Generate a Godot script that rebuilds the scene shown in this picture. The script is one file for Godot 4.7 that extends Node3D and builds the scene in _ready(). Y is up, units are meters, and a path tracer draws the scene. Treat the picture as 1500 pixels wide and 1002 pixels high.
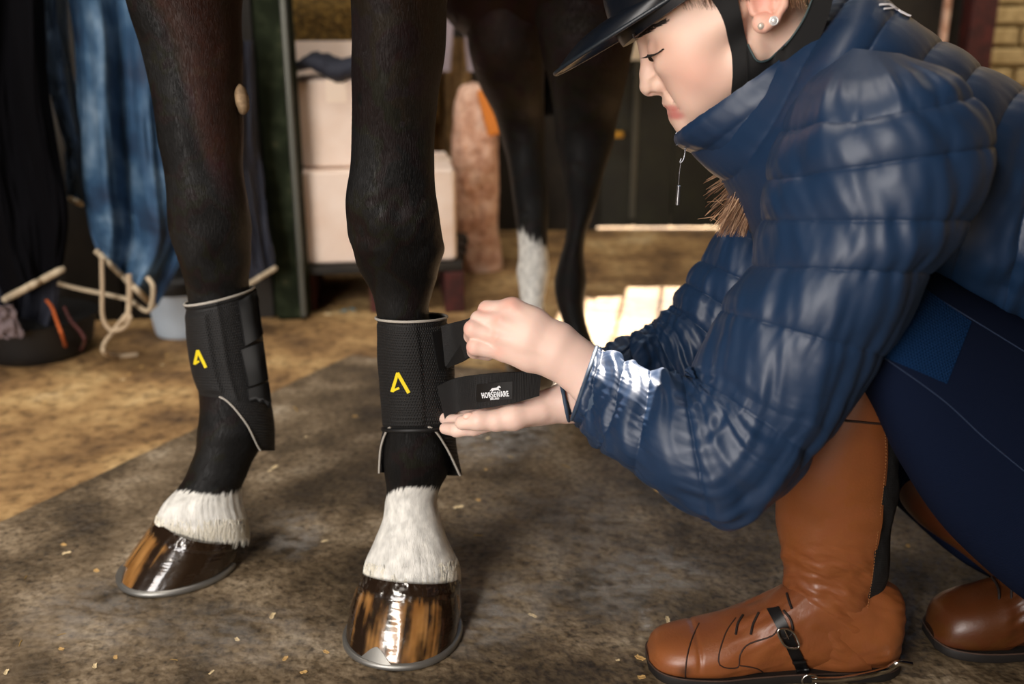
extends Node3D
# A groom in a navy quilted jacket fastens a boot on the front leg of a black horse, inside a stable.
const FPX := 1460.0
const TILT := 0.314159265
const EYE := 0.714
var M := {}
var used := {}
var rng := RandomNumberGenerator.new()
var nz := FastNoiseLite.new()
var nz2 := FastNoiseLite.new()
var nz3 := FastNoiseLite.new()


func P(px: float, py: float, d: float) -> Vector3:
	# the point d metres ahead of the camera (level distance) that the photograph shows there
	var u := (px - 750.0) / FPX
	var w := (501.0 - py) / FPX
	var dir := Vector3(u, w * cos(TILT) - sin(TILT), -cos(TILT) - w * sin(TILT))
	return Vector3(0, EYE, 0) + dir * (d / -dir.z)


func G(px: float, py: float, h := 0.0) -> Vector3:
	# the same on the level plane at height h
	var a := P(px, py, 1.0) - Vector3(0, EYE, 0)
	return Vector3(0, EYE, 0) + a * ((h - EYE) / a.y)


func to_px(p: Vector3) -> Vector2:
	var q := p - Vector3(0, EYE, 0)
	var depth := -(q.z * cos(TILT)) - q.y * sin(TILT)
	var up := q.y * cos(TILT) - q.z * sin(TILT)
	return Vector2(750.0 + q.x / depth * FPX, 501.0 - up / depth * FPX)


class Sketch:
	# an upright drawing board in the place: x right, y down and w towards the viewer, all in its own small units
	var o: Vector3
	var ex: Vector3
	var ey: Vector3
	var ez: Vector3
	var s: float
	var x0: float
	var y0: float
	func at(x: float, y: float, w := 0.0) -> Vector3:
		return o + ex * ((x - x0) * s) + ey * ((y - y0) * s) + ez * (w * s)
	func back(p: Vector3) -> Vector3:
		var q := (p - o) / s
		return Vector3(q.dot(ex) + x0, q.dot(ey) + y0, q.dot(ez))


func sketch(px: float, py: float, d: float) -> Sketch:
	var k := Sketch.new()
	k.o = P(px, py, d)
	var v := (k.o - Vector3(0, EYE, 0)).normalized()
	k.ez = -v
	var r := P(px + 1, py, d) - k.o
	k.ex = (r - v * r.dot(v)).normalized()
	k.ey = k.ez.cross(k.ex) * -1.0
	k.s = r.length()
	k.x0 = px
	k.y0 = py
	return k


class MB:
	var v := PackedVector3Array()
	var n := PackedVector3Array()
	var uv := PackedVector2Array()
	var col := PackedColorArray()
	var ix := PackedInt32Array()
	var flat := PackedVector2Array()
	var bins := {}

	func vert(p: Vector3, nn: Vector3, t := Vector2(), c := Color.WHITE) -> int:
		v.append(p)
		n.append(nn)
		uv.append(t)
		col.append(c)
		return v.size() - 1

	func tri(a: int, b: int, c: int) -> void:
		# wound so that the front is where the normals point
		var g := (v[b] - v[a]).cross(v[c] - v[a])
		if g.dot(n[a] + n[b] + n[c]) > 0.0:
			ix.append_array([a, c, b])
		else:
			ix.append_array([a, b, c])

	func grid(p: PackedVector3Array, rows: int, cols: int, wrap: bool, uvs: PackedVector2Array, cs: PackedColorArray, facing: Vector3 = Vector3.ZERO, skip := PackedByteArray()) -> void:
		var base := v.size()
		var nn := PackedVector3Array()
		nn.resize(rows * cols)
		var score := 0.0
		for i in rows:
			var mid := Vector3.ZERO
			if facing == Vector3.ZERO:
				for j in cols - 1:
					mid += p[i * cols + j]
				mid /= cols - 1
			for j in cols:
				var jl := j - 1
				var jr := j + 1
				if wrap:
					if jl < 0: jl = cols - 2
					if jr >= cols: jr = 1
				else:
					jl = maxi(jl, 0)
					jr = mini(jr, cols - 1)
				var il := maxi(i - 1, 0)
				var ir := mini(i + 1, rows - 1)
				var q := (p[i * cols + jr] - p[i * cols + jl]).cross(p[ir * cols + j] - p[il * cols + j])
				var ln := q.length()
				q = q / ln if ln > 1e-14 else Vector3.ZERO
				nn[i * cols + j] = q
				score += q.dot(p[i * cols + j] - mid) if facing == Vector3.ZERO else q.dot(facing)
		var sg := 1.0 if score >= 0.0 else -1.0
		for k in rows * cols:
			v.append(p[k])
			n.append(nn[k] * sg if nn[k] != Vector3.ZERO else Vector3.UP)
			uv.append(uvs[k] if uvs.size() else Vector2())
			col.append(cs[k] if cs.size() else Color.WHITE)
		for i in rows - 1:
			for j in cols - 1:
				if skip.size() and skip[i * cols + j]:
					continue
				var a := base + i * cols + j
				var b := a + 1
				var c := a + cols + 1
				var d := a + cols
				if sg > 0.0:
					ix.append_array([a, c, b, a, d, c])
				else:
					ix.append_array([a, b, c, a, c, d])

	func fan(ring: PackedVector3Array, out: Vector3, c := Color.WHITE) -> void:
		var mid := Vector3.ZERO
		for q in ring: mid += q
		mid /= ring.size()
		var m := vert(mid, out, Vector2(), c)
		var first := v.size()
		for q in ring: vert(q, out, Vector2(), c)
		for k in ring.size() - 1:
			tri(m, first + k, first + k + 1)

	func flatten(host: Object) -> void:
		flat.resize(v.size())
		for k in v.size(): flat[k] = host.to_px(v[k])

	func hit(host: Object, px: float, py: float) -> Array:
		# nearest surface point seen at that pixel, with its normal
		if flat.size() != v.size():
			flatten(host)
			bins.clear()
			for k in range(0, ix.size(), 3):
				var lo := flat[ix[k]].min(flat[ix[k + 1]]).min(flat[ix[k + 2]])
				var hi := flat[ix[k]].max(flat[ix[k + 1]]).max(flat[ix[k + 2]])
				if hi.x < -60 or lo.x > 1560 or hi.y < -60 or lo.y > 1060: continue
				for by in range(int(floorf(lo.y / 10.0)), int(floorf(hi.y / 10.0)) + 1):
					for bx in range(int(floorf(lo.x / 10.0)), int(floorf(hi.x / 10.0)) + 1):
						var key := bx + by * 1000
						if not bins.has(key): bins[key] = PackedInt32Array()
						bins[key].append(k)
		var q := Vector2(px, py)
		var best := 1e9
		var out := []
		for k in bins.get(int(floorf(px / 10.0)) + int(floorf(py / 10.0)) * 1000, PackedInt32Array()):
			var a := flat[ix[k]]
			var b := flat[ix[k + 1]]
			var c := flat[ix[k + 2]]
			var den := (b - a).cross(c - a)
			if absf(den) < 1e-9: continue
			var w1 := (q - a).cross(c - a) / den
			var w2 := (b - a).cross(q - a) / den
			if w1 < -0.02 or w2 < -0.02 or w1 + w2 > 1.02: continue
			var pos := v[ix[k]] * (1.0 - w1 - w2) + v[ix[k + 1]] * w1 + v[ix[k + 2]] * w2
			var dist := pos.length()
			dist = (pos - Vector3(0, 0.714, 0)).length()
			if dist < best:
				best = dist
				out = [pos, (n[ix[k]] * (1.0 - w1 - w2) + n[ix[k + 1]] * w1 + n[ix[k + 2]] * w2).normalized()]
		return out

	func commit() -> ArrayMesh:
		var arr := []
		arr.resize(Mesh.ARRAY_MAX)
		arr[Mesh.ARRAY_VERTEX] = v
		arr[Mesh.ARRAY_NORMAL] = n
		arr[Mesh.ARRAY_TEX_UV] = uv
		arr[Mesh.ARRAY_COLOR] = col
		arr[Mesh.ARRAY_INDEX] = ix
		var m := ArrayMesh.new()
		m.add_surface_from_arrays(Mesh.PRIMITIVE_TRIANGLES, arr)
		return m


# ---------- scene tree helpers ----------
func numbered(called: String) -> String:
	used[called] = used.get(called, -1) + 1
	return called if used[called] == 0 else "%s_%03d" % [called, used[called]]


func thing(called: String, label: String, category: String, at := Vector3.ZERO, group := "") -> Node3D:
	var o := Node3D.new()
	o.name = numbered(called)
	add_child(o)
	o.position = at
	tag(o, label, category, group)
	return o


func tag(o: Node, label: String, category: String, group := "") -> void:
	o.set_meta("label", label)
	o.set_meta("category", category)
	if group: o.set_meta("group", group)


func put(called: String, mesh: Mesh, mat: Material, parent: Node = null) -> MeshInstance3D:
	var o := MeshInstance3D.new()
	o.mesh = mesh
	o.material_override = mat
	if parent == null:
		o.name = numbered(called)
		add_child(o)
	else:
		o.name = called
		parent.add_child(o, true)
		var back := Vector3.ZERO
		var q: Node = parent
		while q != self:
			back -= (q as Node3D).position
			q = q.get_parent()
		o.position = back
	o.name = o.name
	return o


func part(called: String, mb: MB, mat: Material, parent: Node = null, label := "") -> MeshInstance3D:
	var o := put(called, mb.commit(), mat, parent)
	if label: o.set_meta("label", label)
	return o


func struct(called: String, mesh: Mesh, mat: Material, at := Vector3.ZERO) -> MeshInstance3D:
	var o := put(called, mesh, mat)
	o.position = at
	o.set_meta("kind", "structure")
	return o


func based(mb: MB, at: Vector3) -> MB:
	for k in mb.v.size(): mb.v[k] -= at
	return mb


# ---------- shape helpers ----------
func cr(a, b, c, d, t: float):
	return (b * 2.0 + (c - a) * t + (a * 2.0 - b * 5.0 + c * 4.0 - d) * (t * t) + (b * 3.0 - a - c * 3.0 + d) * (t * t * t)) * 0.5


func K(lx: float, ly: float, rx: float, ry: float, d: float, half: float) -> Array:
	# a ring whose left and right edges show at those pixels, half deep towards the viewer
	var l := P(lx, ly, d)
	var r := P(rx, ry, d)
	var c := (l + r) * 0.5
	var a := (r - l) * 0.5
	var v := (Vector3(0, EYE, 0) - c).normalized()
	var an := a.normalized()
	var b := (v - an * v.dot(an)).normalized() * half
	return [c, a, b]


func ring_at(keys: Array, u: float) -> Array:
	var i := clampi(int(u), 0, keys.size() - 2)
	var t := u - i
	var a: Array = keys[maxi(i - 1, 0)]
	var b: Array = keys[i]
	var c: Array = keys[i + 1]
	var d: Array = keys[mini(i + 2, keys.size() - 1)]
	return [cr(a[0], b[0], c[0], d[0], t), cr(a[1], b[1], c[1], d[1], t), cr(a[2], b[2], c[2], d[2], t)]


# o: pw exponent, disp(s, theta, u, pos)->metres, col(s, theta, u, pos)->Color, cap0, cap1, th0/th1 sector (radians), th callable(u)->[t0,t1]
func loft(mb: MB, keys: Array, rows: int, seg: int, o := {}) -> Dictionary:
	var cum := [0.0]
	for i in keys.size() - 1:
		var e := 0.0
		for sg in [-1.0, 0.0, 1.0]:
			e += ((keys[i + 1][0] + keys[i + 1][1] * sg) - (keys[i][0] + keys[i][1] * sg)).length()
		cum.append(cum[i] + e / 3.0)
	var total: float = cum[-1]
	var pw: float = o.get("pw", 2.0)
	var sector: bool = o.has("th")
	var cols := seg + 1
	var p := PackedVector3Array()
	var us := PackedFloat32Array()
	var ss := PackedFloat32Array()
	var uvs := PackedVector2Array()
	var ths := PackedFloat32Array()
	p.resize(rows * cols)
	uvs.resize(rows * cols)
	ths.resize(rows * cols)
	var seg_i := 0
	var girth: float = o.get("girth", TAU * 0.5 * (keys[keys.size() / 2][1].length() + keys[keys.size() / 2][2].length()))
	for i in rows:
		var s := total * i / (rows - 1)
		while seg_i < keys.size() - 2 and s > cum[seg_i + 1]: seg_i += 1
		var u: float = seg_i + clampf((s - cum[seg_i]) / maxf(cum[seg_i + 1] - cum[seg_i], 1e-6), 0.0, 1.0)
		us.append(u)
		ss.append(s)
		var r := ring_at(keys, u)
		var t0 := 0.0
		var t1 := TAU
		if sector:
			var tt: Array = o.th.call(u)
			t0 = tt[0]
			t1 = tt[1]
		for j in cols:
			var th := lerpf(t0, t1, float(j) / seg)
			var cx := cos(th)
			var sx := sin(th)
			if pw != 2.0:
				cx = signf(cx) * pow(absf(cx), 2.0 / pw)
				sx = signf(sx) * pow(absf(sx), 2.0 / pw)
			p[i * cols + j] = r[0] + r[1] * cx + r[2] * sx
			uvs[i * cols + j] = Vector2(th / TAU * girth, s)
			ths[i * cols + j] = th
	if o.has("disp"):
		var q := p.duplicate()
		for i in rows:
			var il := maxi(i - 1, 0)
			var ir := mini(i + 1, rows - 1)
			var r := ring_at(keys, us[i])
			for j in cols:
				var jl := j - 1
				var jr := j + 1
				if sector:
					jl = maxi(jl, 0)
					jr = mini(jr, cols - 1)
				else:
					if jl < 0: jl = cols - 2
					if jr >= cols: jr = 1
				var nn := (p[i * cols + jr] - p[i * cols + jl]).cross(p[ir * cols + j] - p[il * cols + j]).normalized()
				if nn.dot(p[i * cols + j] - r[0]) < 0.0: nn = -nn
				q[i * cols + j] = p[i * cols + j] + nn * o.disp.call(ss[i], ths[i * cols + j], us[i], p[i * cols + j])
		p = q
	var cs := PackedColorArray()
	if o.has("col"):
		cs.resize(rows * cols)
		for i in rows:
			for j in cols:
				cs[i * cols + j] = o.col.call(ss[i], ths[i * cols + j], us[i], p[i * cols + j])
	if sector and o.has("thick"):
		var face := PackedVector3Array()
		var mid: Array = ring_at(keys, us[rows / 2])
		sheet(mb, p, rows, cols, p[(rows / 2) * cols + cols / 2] - mid[0], o.thick, uvs, cs)
	else:
		mb.grid(p, rows, cols, not sector, uvs, cs, o.get("facing", Vector3.ZERO))
		if o.get("cap0", false):
			mb.fan(p.slice(0, cols), (p[0] - p[cols]).normalized() if false else (ring_at(keys, us[0])[0] - ring_at(keys, us[1])[0]).normalized(), cs[0] if cs.size() else Color.WHITE)
		if o.get("cap1", false):
			mb.fan(p.slice((rows - 1) * cols), (ring_at(keys, us[rows - 1])[0] - ring_at(keys, us[rows - 2])[0]).normalized(), cs[-1] if cs.size() else Color.WHITE)
	return {"p": p, "rows": rows, "cols": cols, "s": ss, "u": us, "cum": cum}


func sheet(mb: MB, p: PackedVector3Array, rows: int, cols: int, facing: Vector3, th: float, uvs := PackedVector2Array(), cs := PackedColorArray()) -> void:
	# a cloth or strap: the face towards facing, its back th behind it, and the edges
	var b0 := mb.v.size()
	mb.grid(p, rows, cols, false, uvs, cs, facing)
	var q := PackedVector3Array()
	for k in rows * cols: q.append(p[k] - mb.n[b0 + k] * th)
	mb.grid(q, rows, cols, false, uvs, cs, -facing)
	var rim := PackedInt32Array()
	for j in cols: rim.append(j)
	for i in range(1, rows): rim.append(i * cols + cols - 1)
	for j in range(cols - 2, -1, -1): rim.append((rows - 1) * cols + j)
	for i in range(rows - 2, -1, -1): rim.append(i * cols)
	var mid := p[(rows / 2) * cols + cols / 2]
	for k in rim.size() - 1:
		var a := p[rim[k]]
		var b := p[rim[k + 1]]
		var c := q[rim[k + 1]]
		var d := q[rim[k]]
		var nn := (b - a).cross(d - a).normalized()
		if nn.dot((a + b) * 0.5 - mid) < 0.0: nn = -nn
		var c0 := cs[rim[k]] if cs.size() else Color.WHITE
		var u0 := uvs[rim[k]] if uvs.size() else Vector2()
		var i0 := mb.vert(a, nn, u0, c0)
		mb.vert(b, nn, u0, c0)
		mb.vert(c, nn, u0, c0)
		mb.vert(d, nn, u0, c0)
		mb.tri(i0, i0 + 1, i0 + 2)
		mb.tri(i0, i0 + 2, i0 + 3)


func smooth_line(pts: Array, n: int) -> Array:
	var out := []
	var cnt := pts.size() - 1
	for k in n + 1:
		var u := float(k) / n * cnt
		var i := mini(int(u), cnt - 1)
		var t := u - i
		out.append(cr(pts[maxi(i - 1, 0)], pts[i], pts[i + 1], pts[mini(i + 2, cnt)], t))
	return out


func tube(mb: MB, pts: Array, r0: float, r1: float, seg := 8, c := Color.WHITE, bulge := 0.0) -> void:
	# a cord through the points
	var p := PackedVector3Array()
	var cs := PackedColorArray()
	var n := pts.size()
	var up := Vector3(0.31, 0.77, 0.55)
	for i in n:
		var t: Vector3 = (pts[mini(i + 1, n - 1)] - pts[maxi(i - 1, 0)]).normalized()
		var x := t.cross(up)
		if x.length() < 0.05: x = t.cross(Vector3(1, 0.2, 0))
		x = x.normalized()
		var y := t.cross(x).normalized()
		up = -y if false else up
		var f := float(i) / (n - 1)
		var r := lerpf(r0, r1, f) + bulge * sin(f * PI)
		for j in seg + 1:
			var th := TAU * j / seg
			p.append(pts[i] + x * (cos(th) * r) + y * (sin(th) * r))
			cs.append(c)
	mb.grid(p, n, seg + 1, true, PackedVector2Array(), cs)
	mb.fan(p.slice(0, seg + 1), (pts[0] - pts[1]).normalized(), c)
	mb.fan(p.slice((n - 1) * (seg + 1)), (pts[n - 1] - pts[n - 2]).normalized(), c)


func box(mb: MB, at: Vector3, size: Vector3, b := Basis.IDENTITY, bev := 0.004, c := Color.WHITE) -> void:
	# a block with chamfered edges, 6 faces + 12 chamfers + 8 corners
	var h := size * 0.5
	bev = minf(bev, minf(h.x, minf(h.y, h.z)) * 0.8)
	var ids := {}
	for ax in 3:
		for sg in [-1.0, 1.0]:
			var nn := Vector3.ZERO
			nn[ax] = sg
			var e1 := (ax + 1) % 3
			var e2 := (ax + 2) % 3
			var q := []
			for cn in [[-1.0, -1.0], [1.0, -1.0], [1.0, 1.0], [-1.0, 1.0]]:
				var l := Vector3.ZERO
				l[ax] = h[ax] * sg
				l[e1] = (h[e1] - bev) * cn[0]
				l[e2] = (h[e2] - bev) * cn[1]
				var tc := Vector2(l[e1], l[e2])
				var id := mb.vert(at + b * l, b * nn, tc, c)
				q.append(id)
				var sgn := Vector3i.ZERO
				sgn[ax] = int(sg)
				sgn[e1] = int(cn[0])
				sgn[e2] = int(cn[1])
				ids[[ax, sgn]] = id
			mb.tri(q[0], q[1], q[2])
			mb.tri(q[0], q[2], q[3])
	for e in 3:
		var a1 := (e + 1) % 3
		var a2 := (e + 2) % 3
		for s1 in [-1, 1]:
			for s2 in [-1, 1]:
				var lo := Vector3i.ZERO
				lo[a1] = s1
				lo[a2] = s2
				lo[e] = -1
				var hi := lo
				hi[e] = 1
				mb.tri(ids[[a1, lo]], ids[[a1, hi]], ids[[a2, hi]])
				mb.tri(ids[[a1, lo]], ids[[a2, hi]], ids[[a2, lo]])
	for x in [-1, 1]:
		for y in [-1, 1]:
			for z in [-1, 1]:
				var s := Vector3i(x, y, z)
				mb.tri(ids[[0, s]], ids[[1, s]], ids[[2, s]])


func block(size: Vector3, bev := 0.004) -> ArrayMesh:
	var mb := MB.new()
	box(mb, Vector3.ZERO, size, Basis.IDENTITY, bev)
	return mb.commit()


func ball(mb: MB, c: Vector3, r: Vector3, b := Basis.IDENTITY, rows := 14, seg := 20, col := Color.WHITE) -> void:
	var p := PackedVector3Array()
	var cs := PackedColorArray()
	for i in rows + 1:
		var f := PI * clampf(float(i) / rows, 0.004, 0.996)
		for j in seg + 1:
			var th := TAU * j / seg
			p.append(c + b * (Vector3(sin(f) * cos(th), cos(f), sin(f) * sin(th)) * r))
			cs.append(col)
	mb.grid(p, rows + 1, seg + 1, true, PackedVector2Array(), cs)


# ---------- soft-joined bodies (surface nets) ----------
class Prim:
	var kind := 0          # 0 tapered capsule, 1 ellipsoid
	var a: Vector3
	var b: Vector3
	var ra: float
	var rb: float
	var ab: Vector3
	var l2: float
	var k: float
	var cut := false
	var inv: Basis
	var rad: Vector3
	var rmin: float
	func d(p: Vector3) -> float:
		if kind == 0:
			var q := p - a
			var h := clampf(q.dot(ab) / l2, 0.0, 1.0)
			return (q - ab * h).length() - (ra + (rb - ra) * h)
		var q2 := inv * (p - a)
		var k0 := (q2 / rad).length()
		var k1 := (q2 / (rad * rad)).length()
		return k0 * (k0 - 1.0) / k1 if k1 > 1e-9 else -rmin


func cap(list: Array, a: Vector3, b: Vector3, ra: float, rb: float, k: float, cut := false) -> void:
	var q := Prim.new()
	q.a = a
	q.b = b
	q.ra = ra
	q.rb = rb
	q.ab = b - a
	q.l2 = maxf(q.ab.length_squared(), 1e-12)
	q.k = k
	q.cut = cut
	list.append(q)


func egg(list: Array, c: Vector3, rad: Vector3, bs: Basis, k: float, cut := false) -> void:
	var q := Prim.new()
	q.kind = 1
	q.a = c
	q.inv = bs.inverse()
	q.rad = rad
	q.rmin = minf(rad.x, minf(rad.y, rad.z))
	q.k = k
	q.cut = cut
	list.append(q)


func field(list: Array, p: Vector3) -> float:
	var f := 1e3
	for q: Prim in list:
		var e := q.d(p)
		if q.cut:
			var h := maxf(q.k - absf(f + e), 0.0) / q.k
			f = maxf(f, -e) + h * h * q.k * 0.25
		else:
			var h := maxf(q.k - absf(f - e), 0.0) / q.k
			f = minf(f, e) - h * h * q.k * 0.25
	return f


func nets(mb: MB, list: Array, cell: float, colf: Callable, lo_clip := Vector3(-1e9, -1e9, -1e9), hi_clip := Vector3(1e9, 1e9, 1e9)) -> void:
	var lo := Vector3(1e9, 1e9, 1e9)
	var hi := -lo
	var kmax := 0.0
	for q: Prim in list:
		if q.cut: continue
		kmax = maxf(kmax, q.k)
		var r := maxf(q.ra, q.rb) if q.kind == 0 else maxf(q.rad.x, maxf(q.rad.y, q.rad.z))
		lo = lo.min(q.a - Vector3.ONE * r)
		hi = hi.max(q.a + Vector3.ONE * r)
		if q.kind == 0:
			lo = lo.min(q.b - Vector3.ONE * r)
			hi = hi.max(q.b + Vector3.ONE * r)
	lo = lo.max(lo_clip) - Vector3.ONE * cell * 2.0
	hi = hi.min(hi_clip) + Vector3.ONE * cell * 2.0
	var B := 6
	var nb := Vector3i(((hi - lo) / (cell * B)).ceil())
	var dim := nb * B + Vector3i.ONE
	var val := PackedFloat32Array()
	val.resize(dim.x * dim.y * dim.z)
	val.fill(1e6)
	var vid := PackedInt32Array()
	vid.resize(dim.x * dim.y * dim.z)
	vid.fill(-1)
	var sx := 1
	var sy := dim.x
	var sz := dim.x * dim.y
	var R := cell * B * 0.8661
	var blocks := []
	for bz in nb.z:
		for by in nb.y:
			for bx in nb.x:
				var c := lo + (Vector3(bx, by, bz) + Vector3.ONE * 0.5) * (cell * B)
				var ds := []
				var dmin := 1e9
				for q: Prim in list:
					var e := q.d(c)
					ds.append(e)
					if not q.cut: dmin = minf(dmin, e)
				if dmin > R + kmax + cell: continue
				var fc := field(list, c)
				if absf(fc) > R * 1.6 + kmax * 0.6 + cell: continue
				var act := []
				for m in list.size():
					var q: Prim = list[m]
					if q.cut and ds[m] < R * 1.3 + q.k + cell or not q.cut and ds[m] - dmin < 2.6 * R + kmax:
						act.append(q)
				blocks.append(Vector3i(bx, by, bz) * B)
				for z in B + 1:
					for y in B + 1:
						var base := (bx * B) + (by * B + y) * sy + (bz * B + z) * sz
						for x in B + 1:
							if val[base + x] > 1e5:
								val[base + x] = field(act, lo + Vector3(bx * B + x, by * B + y, bz * B + z) * cell)
	var first := mb.v.size()
	var off := [0, sx, sy, sx + sy, sz, sz + sx, sz + sy, sz + sx + sy]
	var cor := [Vector3(0, 0, 0), Vector3(1, 0, 0), Vector3(0, 1, 0), Vector3(1, 1, 0), Vector3(0, 0, 1), Vector3(1, 0, 1), Vector3(0, 1, 1), Vector3(1, 1, 1)]
	var edges := [[0, 1], [2, 3], [4, 5], [6, 7], [0, 2], [1, 3], [4, 6], [5, 7], [0, 4], [1, 5], [2, 6], [3, 7]]
	for b: Vector3i in blocks:
		for z in B:
			for y in B:
				for x in B:
					var id := b.x + x + (b.y + y) * sy + (b.z + z) * sz
					var mask := 0
					for m in 8:
						if val[id + off[m]] < 0.0: mask |= 1 << m
					if mask == 0 or mask == 255: continue
					var acc := Vector3.ZERO
					var cnt := 0
					for e in edges:
						var i0: int = e[0]
						var i1: int = e[1]
						if ((mask >> i0) & 1) == ((mask >> i1) & 1): continue
						var v0 := val[id + off[i0]]
						var v1 := val[id + off[i1]]
						acc += (cor[i0] as Vector3).lerp(cor[i1], v0 / (v0 - v1))
						cnt += 1
					var pos := lo + (Vector3(b.x + x, b.y + y, b.z + z) + acc / cnt) * cell
					vid[id] = mb.vert(pos, Vector3.ZERO, Vector2(), colf.call(pos))
	var dirs := [[sx, sy, sz], [sy, sz, sx], [sz, sx, sy]]
	for b: Vector3i in blocks:
		for z in B:
			for y in B:
				for x in B:
					var id := b.x + x + (b.y + y) * sy + (b.z + z) * sz
					var in0 := val[id] < 0.0
					for dd in dirs:
						if (val[id + dd[0]] < 0.0) == in0: continue
						if id < dd[1] + dd[2]: continue
						var q0 := vid[id]
						var q1 := vid[id - dd[1]]
						var q2 := vid[id - dd[1] - dd[2]]
						var q3 := vid[id - dd[2]]
						if q0 < 0 or q1 < 0 or q2 < 0 or q3 < 0: continue
						# outward is +axis when the start is inside
						var tris := [q0, q1, q2, q0, q2, q3]
						if not in0: tris = [q0, q2, q1, q0, q3, q2]
						for k in [0, 3]:
							var g := (mb.v[tris[k + 1]] - mb.v[tris[k]]).cross(mb.v[tris[k + 2]] - mb.v[tris[k]])
							for m in 3: mb.n[tris[k + m]] += g
							mb.ix.append_array([tris[k], tris[k + 2], tris[k + 1]])
	for k in range(first, mb.v.size()):
		mb.n[k] = mb.n[k].normalized() if mb.n[k].length() > 0.0 else Vector3.UP


# ---------- materials ----------
func noise_tex(freq: float, oct: int, ramp: Array, size := 512, seedn := 1, normal := 0.0, kind := FastNoiseLite.TYPE_SIMPLEX_SMOOTH, stretch := Vector3.ONE) -> NoiseTexture2D:
	var t := NoiseTexture2D.new()
	t.width = size
	t.height = size
	t.seamless = true
	var f := FastNoiseLite.new()
	f.seed = seedn
	f.noise_type = kind
	f.frequency = freq
	f.fractal_octaves = oct
	f.fractal_gain = 0.55
	t.noise = f
	if ramp.size():
		var g := Gradient.new()
		g.offsets = PackedFloat32Array()
		g.colors = PackedColorArray()
		var offs := PackedFloat32Array()
		var cols := PackedColorArray()
		for r in ramp:
			offs.append(r[0])
			cols.append(r[1])
		g.offsets = offs
		g.colors = cols
		t.color_ramp = g
	if normal > 0.0:
		t.as_normal_map = true
		t.bump_strength = normal
	return t


func mat(called: String, c: Color, rough: float, metal := 0.0) -> StandardMaterial3D:
	var m := StandardMaterial3D.new()
	m.resource_name = called
	m.albedo_color = c
	m.roughness = rough
	m.metallic = metal
	M[called] = m
	return m


func tri(m: StandardMaterial3D, scale: float, world := true) -> StandardMaterial3D:
	m.uv1_triplanar = true
	m.uv1_world_triplanar = world
	m.uv1_scale = Vector3.ONE * scale
	return m


func hexc(s: String) -> Color:
	return Color.html(s)


func weave_image(kind: String, n := 128) -> Image:
	# relief of a woven or knitted cloth, one repeat
	var im := Image.create(n, n, false, Image.FORMAT_RGB8)
	for y in n:
		for x in n:
			var h := 0.5
			var u := float(x) / n
			var w := float(y) / n
			if kind == "mesh":
				# rows of small round eyelets, every other row shifted
				var cy := w * 8.0
				var row := int(cy)
				var cx := u * 8.0 + (0.5 if row % 2 else 0.0)
				var q := Vector2(fposmod(cx, 1.0) - 0.5, fposmod(cy, 1.0) - 0.5)
				h = smoothstep(0.16, 0.38, q.length())
			elif kind == "twill":
				h = 0.5 + 0.5 * sin(TAU * (u * 8.0 + w * 8.0))
			elif kind == "rib":
				h = 0.5 + 0.3 * sin(TAU * u * 16.0) + 0.2 * sin(TAU * w * 16.0)
			im.set_pixel(x, y, Color(h, h, h))
	return im


func relief(m: StandardMaterial3D, kind: String, per_metre: float, strength: float) -> void:
	var im := weave_image(kind)
	im.bump_map_to_normal_map(strength)
	m.normal_enabled = true
	m.normal_texture = ImageTexture.create_from_image(im)
	m.normal_scale = 1.0
	m.uv1_scale = Vector3(per_metre, per_metre, per_metre)


func hair_image(n := 512) -> Image:
	# the lie of a short coat: fine strands running along v
	var im := Image.create(n, n, false, Image.FORMAT_RGB8)
	im.fill(Color(0.4, 0.4, 0.4))
	var r := RandomNumberGenerator.new()
	r.seed = 5
	for k in 9000:
		var x := r.randi_range(0, n - 1)
		var y := r.randi_range(0, n - 1)
		var l := r.randi_range(14, 44)
		var v := r.randf_range(0.15, 0.95)
		var slant := r.randf_range(-0.22, 0.22)
		for q in l:
			var a := sin(PI * q / l)
			var xx := posmod(int(x + q * slant), n)
			var yy := posmod(y + q, n)
			var o := im.get_pixel(xx, yy).r
			var w := lerpf(o, v, a * 0.8)
			im.set_pixel(xx, yy, Color(w, w, w))
	return im


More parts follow.
